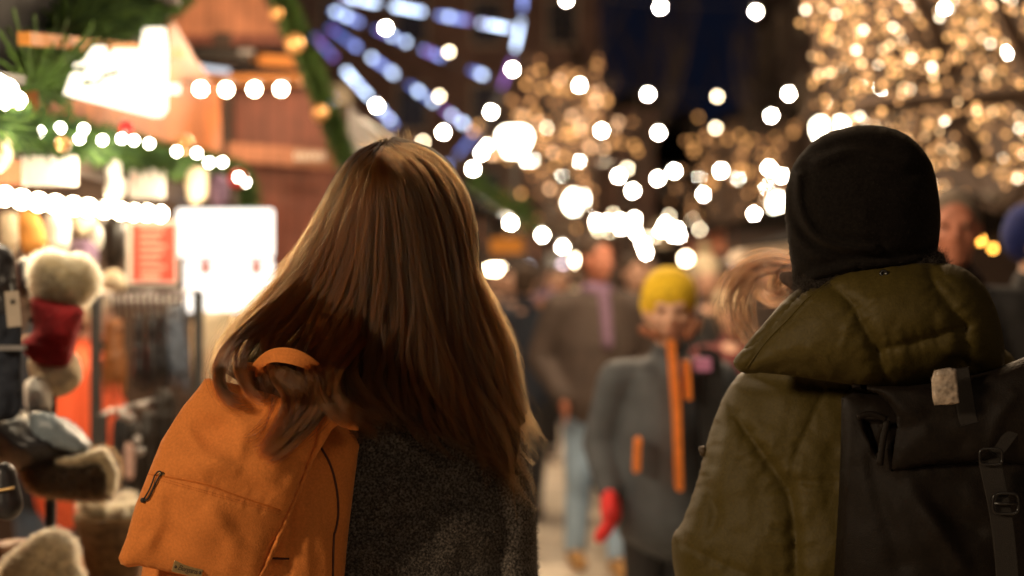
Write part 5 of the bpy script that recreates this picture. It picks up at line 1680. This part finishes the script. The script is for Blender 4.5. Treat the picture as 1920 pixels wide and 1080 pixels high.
# basket of fleecy slippers
bs = empty("wicker_basket", (P(195, 1050, 3.6).x, 3.6, .74)); tag(bs, "wicker basket holding cream fleecy slippers on the display table", "basket")
cb = P(212, 1000, 3.6)
MB().lathe((cb.x, 3.6, .74), [(.048, 0), (.055, .0), (.080, .10), (.098, .185), (.092, .19), (.075, .10), (.048, .015)], 24).build("weave", M['wicker'], bs, True)
for i in range(5):
    a = i * 1.3; c = Vector((cb.x + .042 * math.cos(a), 3.6 + .042 * math.sin(a), .925 + .01 * (i % 2)))
    o = fuse("fleece_slipper", [(c, .022, c + Vector((.035 * math.cos(a), .035 * math.sin(a), .02)), .016), ('e', c + Vector((0, 0, .012)), (.024, .02, .02))], .008, M['fur'], None, None, 1)
    tag(o, ["cream fleece slipper in the basket, nearest its rim", "cream fleece slipper standing up in the basket", "cream fleece slipper lying at the back of the basket", "cream fleece slipper tipped over the basket's side", "cream fleece slipper tucked in the middle of the basket"][i], "slipper", "fleece slippers in the basket")
    fuzz("fleece", o, 1500, .016, .00025, M['furfuzz'], 1.2, 30 + i)
c = P(70, 1050, 2.95)
o = fuse("fur_slipper", [(c + Vector((-.03, 0, -.03)), .045, c + Vector((.03, 0, .01)), .05), (c + Vector((.02, 0, 0)), .04, c + Vector((.07, .0, -.045)), .028)], .008, M['fur'], None, None, 2)
tag(o, "big grey and cream fur slipper at the bottom edge of the photo", "slipper"); fuzz("slipper_fur", o, 6000, .014, .0003, M['furfuzz'], 1.0, 40)
good("brown_box", "brown box behind the fur slipper at the bottom edge", "box", [(-30, 1030), (30, 1010), (52, 1020), (50, 1090), (-30, 1110)], 3.1, .06, .06, M['brownleather'], sd=30)

# ================================================================== SECOND STALL: its gable faces down the lane
st2 = empty("market_stall", (-2.0, 7.4, 0)); tag(st2, "gabled market stall with pale red boards, a brown sign and four bulbs under its beam", "market stall")
D2 = 6.6
gp = [(330, 10), (350, -60), (480, -130), (505, 0), (548, 110), (600, 220), (650, 300), (650, 312), (330, 312)]
MB().prism([P(x, y, D2 + .12) for x, y in [(300, -80), (480, -190), (520, -10), (545, 66), (340, 66), (300, 40)]], .04, (0, 1, 0)).build("gable_board", M['wood_pink'], st2)
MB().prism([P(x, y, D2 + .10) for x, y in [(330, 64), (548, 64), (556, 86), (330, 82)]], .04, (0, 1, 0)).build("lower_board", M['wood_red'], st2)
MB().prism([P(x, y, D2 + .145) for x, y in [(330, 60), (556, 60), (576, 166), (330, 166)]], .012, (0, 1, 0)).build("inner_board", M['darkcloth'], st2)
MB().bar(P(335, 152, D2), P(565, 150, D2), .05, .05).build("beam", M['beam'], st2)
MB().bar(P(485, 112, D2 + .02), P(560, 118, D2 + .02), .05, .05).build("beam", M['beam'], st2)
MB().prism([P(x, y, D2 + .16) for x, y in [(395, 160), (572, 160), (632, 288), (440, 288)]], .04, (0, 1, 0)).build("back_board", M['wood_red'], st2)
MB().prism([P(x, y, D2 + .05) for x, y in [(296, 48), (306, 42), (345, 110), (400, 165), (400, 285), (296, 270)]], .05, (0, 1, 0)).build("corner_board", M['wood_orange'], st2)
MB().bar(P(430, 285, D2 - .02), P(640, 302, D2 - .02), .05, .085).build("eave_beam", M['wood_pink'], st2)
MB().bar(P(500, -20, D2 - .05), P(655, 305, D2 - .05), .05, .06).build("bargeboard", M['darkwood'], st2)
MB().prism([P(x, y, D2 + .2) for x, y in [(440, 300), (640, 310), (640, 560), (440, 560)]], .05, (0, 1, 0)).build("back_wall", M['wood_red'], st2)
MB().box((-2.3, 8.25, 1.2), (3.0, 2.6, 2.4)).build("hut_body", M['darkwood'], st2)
MB().box((-1.36, 6.72, 1.35), (.08, .08, 2.7)).build("post", M['darkwood'], st2)
br_ = empty("stall_sign", P(590, 292, D2 - .06)); tag(br_, "pale lettering board on the eave beam of the gabled stall", "sign")
MB().prism([P(550, 281, D2 - .07), P(612, 284, D2 - .07), P(612, 306, D2 - .07), P(550, 303, D2 - .07)], .01, (0, 1, 0)).build("panel", mat("sign_pale", (.42, .25, .16), .6), br_)
for i in range(6): MB().box(P(556 + i * 10, 293, D2 - .078), (.012, .004, .030)).build("letter_stroke", M['paper'], br_)
sp = empty("heater", P(420, 112, D2 - .1)); tag(sp, "black radiant heater with a shiny tube, under the gable of the second stall", "heater")
MB().box(P(425, 105, D2 - .1), (.24, .10, .055), R=Matrix.Rotation(.06, 3, 'Y')).build("casing", M['plastic'], sp)
MB().tube([P(352, 124, D2 - .16), P(430, 134, D2 - .16)], .012, 8).build("tube_lamp", glow("cool_tube", (.85, .9, 1.0), 1.1), sp)
MB().box(P(462, 97, D2 - .16), (.07, .02, .02)).build("reflector", M['metal'], sp)
e = empty("string_lights", P(376, 160, 4.85)); tag(e, "row of four round bulbs under the beam of the gabled stall", "string lights")
m4 = bulb_mesh(.019, M['bulb_stall'], 12, 8)
for x, y in [(376, 167), (424, 168), (477, 167), (527, 167)]: put("bulb", m4, P(x, y, 4.85), e)
MB().tube([P(340, 153, 4.86), P(560, 153, 4.86)], .005, 5).build("wire", M['plastic'], e)
garland("fir garland with gold baubles down the slanting edge of the gabled stall", [P(x, y, D2 - .15) for x, y in [(512, -60), (530, 0), (552, 55), (575, 100), (598, 165), (616, 215), (634, 262), (648, 300)]], .065, 4200, 8,
        baubles=[(P(552, 82, D2 - .28), .045, M['gold']), (P(600, 212, D2 - .28), .036, M['gold']), (P(518, 25, D2 - .26), .03, M['gold'])])
garland("fir garland draped under the eave of the gabled stall", [P(x, y, 6.2) for x, y in [(430, 300), (455, 340), (455, 395)]], .05, 900, 18)
point_light("gable_lamp", P(440, 90, 5.8), 22, (1.0, .66, .42), .08)

# ================================================================== stalls farther down the lane
def hut(label, x0, x1, y0, y1, h, wm, rm, front, glowm=None):
    e = empty("market_stall", ((x0 + x1) / 2, (y0 + y1) / 2, 0)); tag(e, label, "market stall", "wooden stalls down the lane")
    xi, xo = (x1, x0) if front == 'E' else (x0, x1)
    s_ = 1 if front == 'E' else -1
    MB().box((xo + s_ * .04, (y0 + y1) / 2, h / 2), (.08, y1 - y0, h)).build("back_wall", wm, e)
    for y in (y0 + .04, y1 - .04): MB().box(((x0 + x1) / 2, y, h / 2), (x1 - x0 - .18, .08, h)).build("side_wall", wm, e)
    MB().box((xi - s_ * .05, (y0 + y1) / 2, .5), (.07, y1 - y0 - .2, 1.0)).build("counter", M['beam'], e)
    MB().box((xi - s_ * .05, (y0 + y1) / 2, h - .15), (.07, y1 - y0 - .2, .3)).build("fascia", M['wood_orange'], e)
    for y in (y0 + .05, y1 - .05): MB().box((xi, y, h / 2), (.1, .1, h)).build("post", M['darkwood'], e)
    r_ = MB(); m = (x0 + x1) / 2; o = .25
    r_.prism([(x0 - o, y0 - .1, h), (x1 + o, y0 - .1, h), (m, y0 - .1, h + .38)], y1 - y0 + .2, (0, 1, 0)); r_.build("roof", rm, e)
    if glowm: MB().box(((x0 + x1) / 2, (y0 + y1) / 2, h - .35), (.6, y1 - y0 - .8, .05)).build("ceiling_lamp", glowm, e)
    return e


hut("dark stall with an orange sign and a glowing lamp, beside the brown jacket man", -2.4, -.55, 11.5, 14.2, 2.35, M['darkwood'], M['roofdark'], 'E', M['bulb_dim'] and glow("hut_lamp", (1, .75, .45), 5))
hut("far stall on the left row, over the heads of the crowd", -2.2, -.3, 16, 19, 2.3, M['darkwood'], M['roofdark'], 'E', M['pinkglow'])
hut("farthest stall on the left row, next to the far dense bulbs", -1.6, .4, 21, 25, 2.3, M['darkwood'], M['roofdark'], 'E', M['pinkglow'])
hut("stall with a pale awning on the other row, behind the blown hair", 2.9, 4.6, 12, 16, 1.95, M['darkwood'], M['roofdark'], 'W', M['pinkglow'])
hut("far stall on the other row, under the far dense bulbs", 2.9, 5.0, 19, 24, 2.3, M['darkwood'], M['roofdark'], 'W', M['pinkglow'])
aw = MB(); aw.prism([P(1378, 490, 11.8), P(1400, 468, 11.8), P(1560, 448, 11.8), P(1560, 478, 11.8)], .6, (0, 1, 0))
tag(aw.build("awning", mat("pale_awning", (.7, .55, .4), .8)), "pale canvas awning right beside the black beanie", "awning")
bo = MB().box(P(950, 461, 11.3), (.26, .03, .12)); tag(bo.build("stall_sign", glow("orange_sign_glow", (1.0, .30, .04), .55)), "small orange lit sign on the dark stall beside the long hair", "sign")
def lampthing(label, px, py, d, r, mt, cat="lamp"):
    c = P(px, py, d); e = empty("hanging_lamp", c); tag(e, label, cat, "lamps in the far stalls")
    MB().ball(c, r, 14, 8).build("shade", mt, e, True); MB().tube([c + Vector((0, 0, .02)), c + Vector((0, 0, .35))], .006, 5).build("cord", M['plastic'], e)
lampthing("oval white lamp close beside the long hair", 930, 505, 12.5, (.10, .06, .035), M['bulb_dim'])
lampthing("dim bluish lamp next to the oval white lamp", 991, 501, 15, .035, M['bluewhite'])
lampthing("pinkish white lamp left of the brown jacket man's shoulder", 1055, 512, 16, (.05, .05, .13), M['pinkglow'])
lampthing("round white lamp beside the brown jacket man's cheek", 1083, 488, 18, .06, M['bulb_dim'])
lampthing("single round white lamp above the cream pompom hat", 1286, 485, 19, .06, M['bulb_dim'])
lampthing("amber lamp under the orange stall roof, above the small street lamp", 1838, 450, 9, .022, M['amber'])
lampthing("lower amber lamp just above the small street lamp", 1862, 466, 9, .018, M['amber'])
garland("green garland over the dark stall beside the long hair", [P(x, y, 11.2) for x, y in [(880, 330), (930, 370), (985, 395), (1000, 430)]], .10, 500, 12)

# ================================================================== PEOPLE IN THE LANE
def at_px(px, d): return ((px - 960) / F * d, d, 0)


person("man in a brown zip jacket and light jeans, head turned aside, hands in his pockets", at_px(1118, 7.55), 1.76, .12, M['brownjacket'], M['jeans_light'], M['shoe_tan'], hair=M['brownhair'],
       arms=((.30, .05, 1.12, .20, -.10, .93), (-.30, .05, 1.12, -.20, -.10, .93)), stride=.13, girth=1.12, head_turn=.5, skin=M['skin_red'], scarf=M['purplecloth'], coat_len=.86)

def fronted(label, px, d, h, **k): return person(label, at_px(px, d), h, **k)


child, cT = person("child in a yellow knit hat, dark grey jacket with orange zip, and red gloves", at_px(1254, 4.75), 1.50, -.05, M['greyjacket'], M['blackjacket'], M['shoe'], hat=M['yellow'],
                   arms=((.27, .02, 1.14, .24, -.10, .97), (-.27, .02, 1.14, -.235, -.11, .975)), glove=M['redglove'], stride=.05, girth=1.10, coat_len=.80, voxel=.014, hs=1.16)


def detail(name, quad, d, th, mtl, parent):
    MB().prism([P(x, y, d) for x, y in quad], th, (0, 1, 0)).build(name, mtl, parent)


detail("zip_flap", [(1257, 640), (1266, 640), (1277, 760), (1281, 920), (1272, 922), (1268, 780)], 4.50, .12, M['zip_orange'], child)
detail("pocket_zip", [(1285, 678), (1293, 678), (1298, 750), (1289, 750)], 4.47, .10, M['zip_orange'], child)
detail("pocket_zip", [(1194, 828), (1203, 824), (1200, 884), (1191, 888)], 4.50, .10, M['zip_orange'], child)
detail("badge", [(1306, 672), (1334, 672), (1334, 696), (1306, 696)], 4.49, .10, M['pink'], child)
detail("dark_panel", [(1318, 650), (1352, 660), (1364, 800), (1350, 990), (1322, 990), (1312, 800)], 4.56, .10, M['blackjacket'], child)
M['rust'] = mat("collar_rust", (.20, .065, .025), .8)
fuse("collar_tab", [(P(1206, 618, 4.66), .018, P(1232, 630, 4.56), .016)], .008, M['rust'], child, None, 2)
fuse("collar_tab", [(P(1290, 630, 4.58), .018, P(1306, 608, 4.68), .024)], .008, M['rust'], child, None, 2)

fronted("person in a big cream bobble hat behind the yellow hat child", 1322, 8.2, 1.66, face=.1, jacket=M['darkcloth'], pants=M['darkcloth'], hat=M['cream'], hat_style='pompom', voxel=.02)
fronted("person in a dark red coat right behind the child's shoulder", 1372, 7.0, 1.46, face=-.2, jacket=mat("dark_red_coat", (.12, .02, .02), .8), pants=M['navy'], hat=M['cream'], voxel=.02)
fronted("person in a navy coat, between the long hair and the brown jacket man", 985, 9.3, 1.64, face=math.pi * .9, jacket=M['navy'], pants=M['darkcloth'], hair=M['brownhair'], voxel=.02)
fronted("person in a black coat standing just behind the brown jacket man", 1188, 9.0, 1.70, face=.4, jacket=M['blackjacket'], pants=M['darkcloth'], hair=M['brownhair'], voxel=.02)
fronted("person in blue jeans walking away behind the brown jacket man", 1140, 10.5, 1.60, face=math.pi, jacket=M['purplecloth'], pants=M['jeans'], hair=M['brownhair'], voxel=.02, long_hair=True)
fronted("grey-haired man with a flushed face, half hidden by the black beanie", 1788, 4.6, 1.80, face=-.25, jacket=M['darkcloth'], pants=M['darkcloth'], hair=M['greyhair'], skin=M['skin_red'], scarf=M['shoe'], voxel=.014)
fronted("person in a royal blue knit hat at the very edge of the photo", 1938, 5.0, 1.76, face=.9, jacket=M['darkcloth'], pants=M['darkcloth'], hat=M['blue'], voxel=.014)
fronted("person in a red-orange jacket bending over the goods of the near stall", -0, 0, 1.0, face=0) if False else None
fronted("customer in a bright red-orange jacket and dark trousers at the near stall", 158, 5.0, 1.50, face=2.2, jacket=M['redorange'], pants=M['navy'], hair=M['brownhair'], girth=1.15, voxel=.016, coat_len=.86, hat=M['cream'])
fronted("customer in faded blue jeans behind the fur flapped hat", 84, 5.5, 1.58, face=2.6, jacket=M['navy'], pants=M['jeans'], hair=M['brownhair'], voxel=.018, stride=.02)
for i, (px, d, h, m_, lb) in enumerate([(935, 13, 1.7, 'brownjacket', "shopper in brown by the oval white lamp"), (965, 15, 1.65, 'darkcloth', "shopper in black beside the dim bluish lamp"), (1030, 16, 1.72, 'purplecloth', "shopper in mauve under the pinkish lamp"),
                                      (1078, 19, 1.7, 'cream', "shopper in a pale coat far behind the brown jacket man"), (1235, 17, 1.75, 'darkcloth', "shopper in dark clothes above the yellow hat"), (1405, 14, 1.7, 'brownjacket', "shopper in brown seen through the blown hair"),
                                      (1440, 11, 1.72, 'brownjacket', "shopper in a brown jacket just behind the blown hair"), (1010, 24, 1.7, 'darkcloth', "farthest shopper in dark clothes near the pinkish lamp"),
                                      (955, 11.2, 1.66, 'navy', "shopper in navy nearest the long hair, under the orange sign"), (1052, 12.6, 1.68, 'brownleather', "shopper in a tan coat just left of the brown jacket man"),
                                      (1215, 12.2, 1.74, 'brownjacket', "shopper in brown between the black coat and the yellow hat"), (1290, 14.5, 1.72, 'navy', "shopper in navy behind the cream bobble hat"),
                                      (1350, 18, 1.7, 'cream', "shopper in a pale coat far behind the cream bobble hat"), (1180, 20, 1.72, 'purplecloth', "shopper in mauve far behind the brown jacket man"),
                                      (1385, 22, 1.7, 'darkcloth', "farthest shopper in dark clothes behind the blown hair"), (1120, 23, 1.7, 'brownleather', "farthest shopper in a tan coat under the dense bulbs")]):
    fronted(lb, px, d, h, face=[0, 2.8, .5, 3.1, -.4, 2.6, .2, 3, .3, -.2, .1, .4, 0, .2, 3, .1][i], jacket=M[m_], pants=M['darkcloth'], hair=M['brownhair'], voxel=.024, group="shoppers in the lane")

# hand holding a dark pouch at the left edge
hp, hT = person("person mostly outside the photo, one hand holding a small dark pouch", (-1.36, 2.62, 0), 1.70, -1.2, M['darkcloth'], M['jeans'], voxel=.012,
                arms=((.24, -.05, 1.14, .10, -.30, 1.20), (-.27, .03, 1.13, -.27, -.06, .88)), hair=M['brownhair'])
c = P(12, 925, 2.55)
pu = fuse("pouch", [(c + Vector((0, 0, -.02)), .030, c + Vector((-.005, 0, .035)), .022)], .006, M['blackleather'], None, None, 2)
tag(pu, "small dark pouch with a gold edge held at the edge of the photo", "pouch")
inv(pu, MB().tube([c + Vector((-.03 + .006 * i, -.030, .005 + .001 * i)) for i in range(10)], .003, 6).build("gold_trim", M['brass'], None, True))
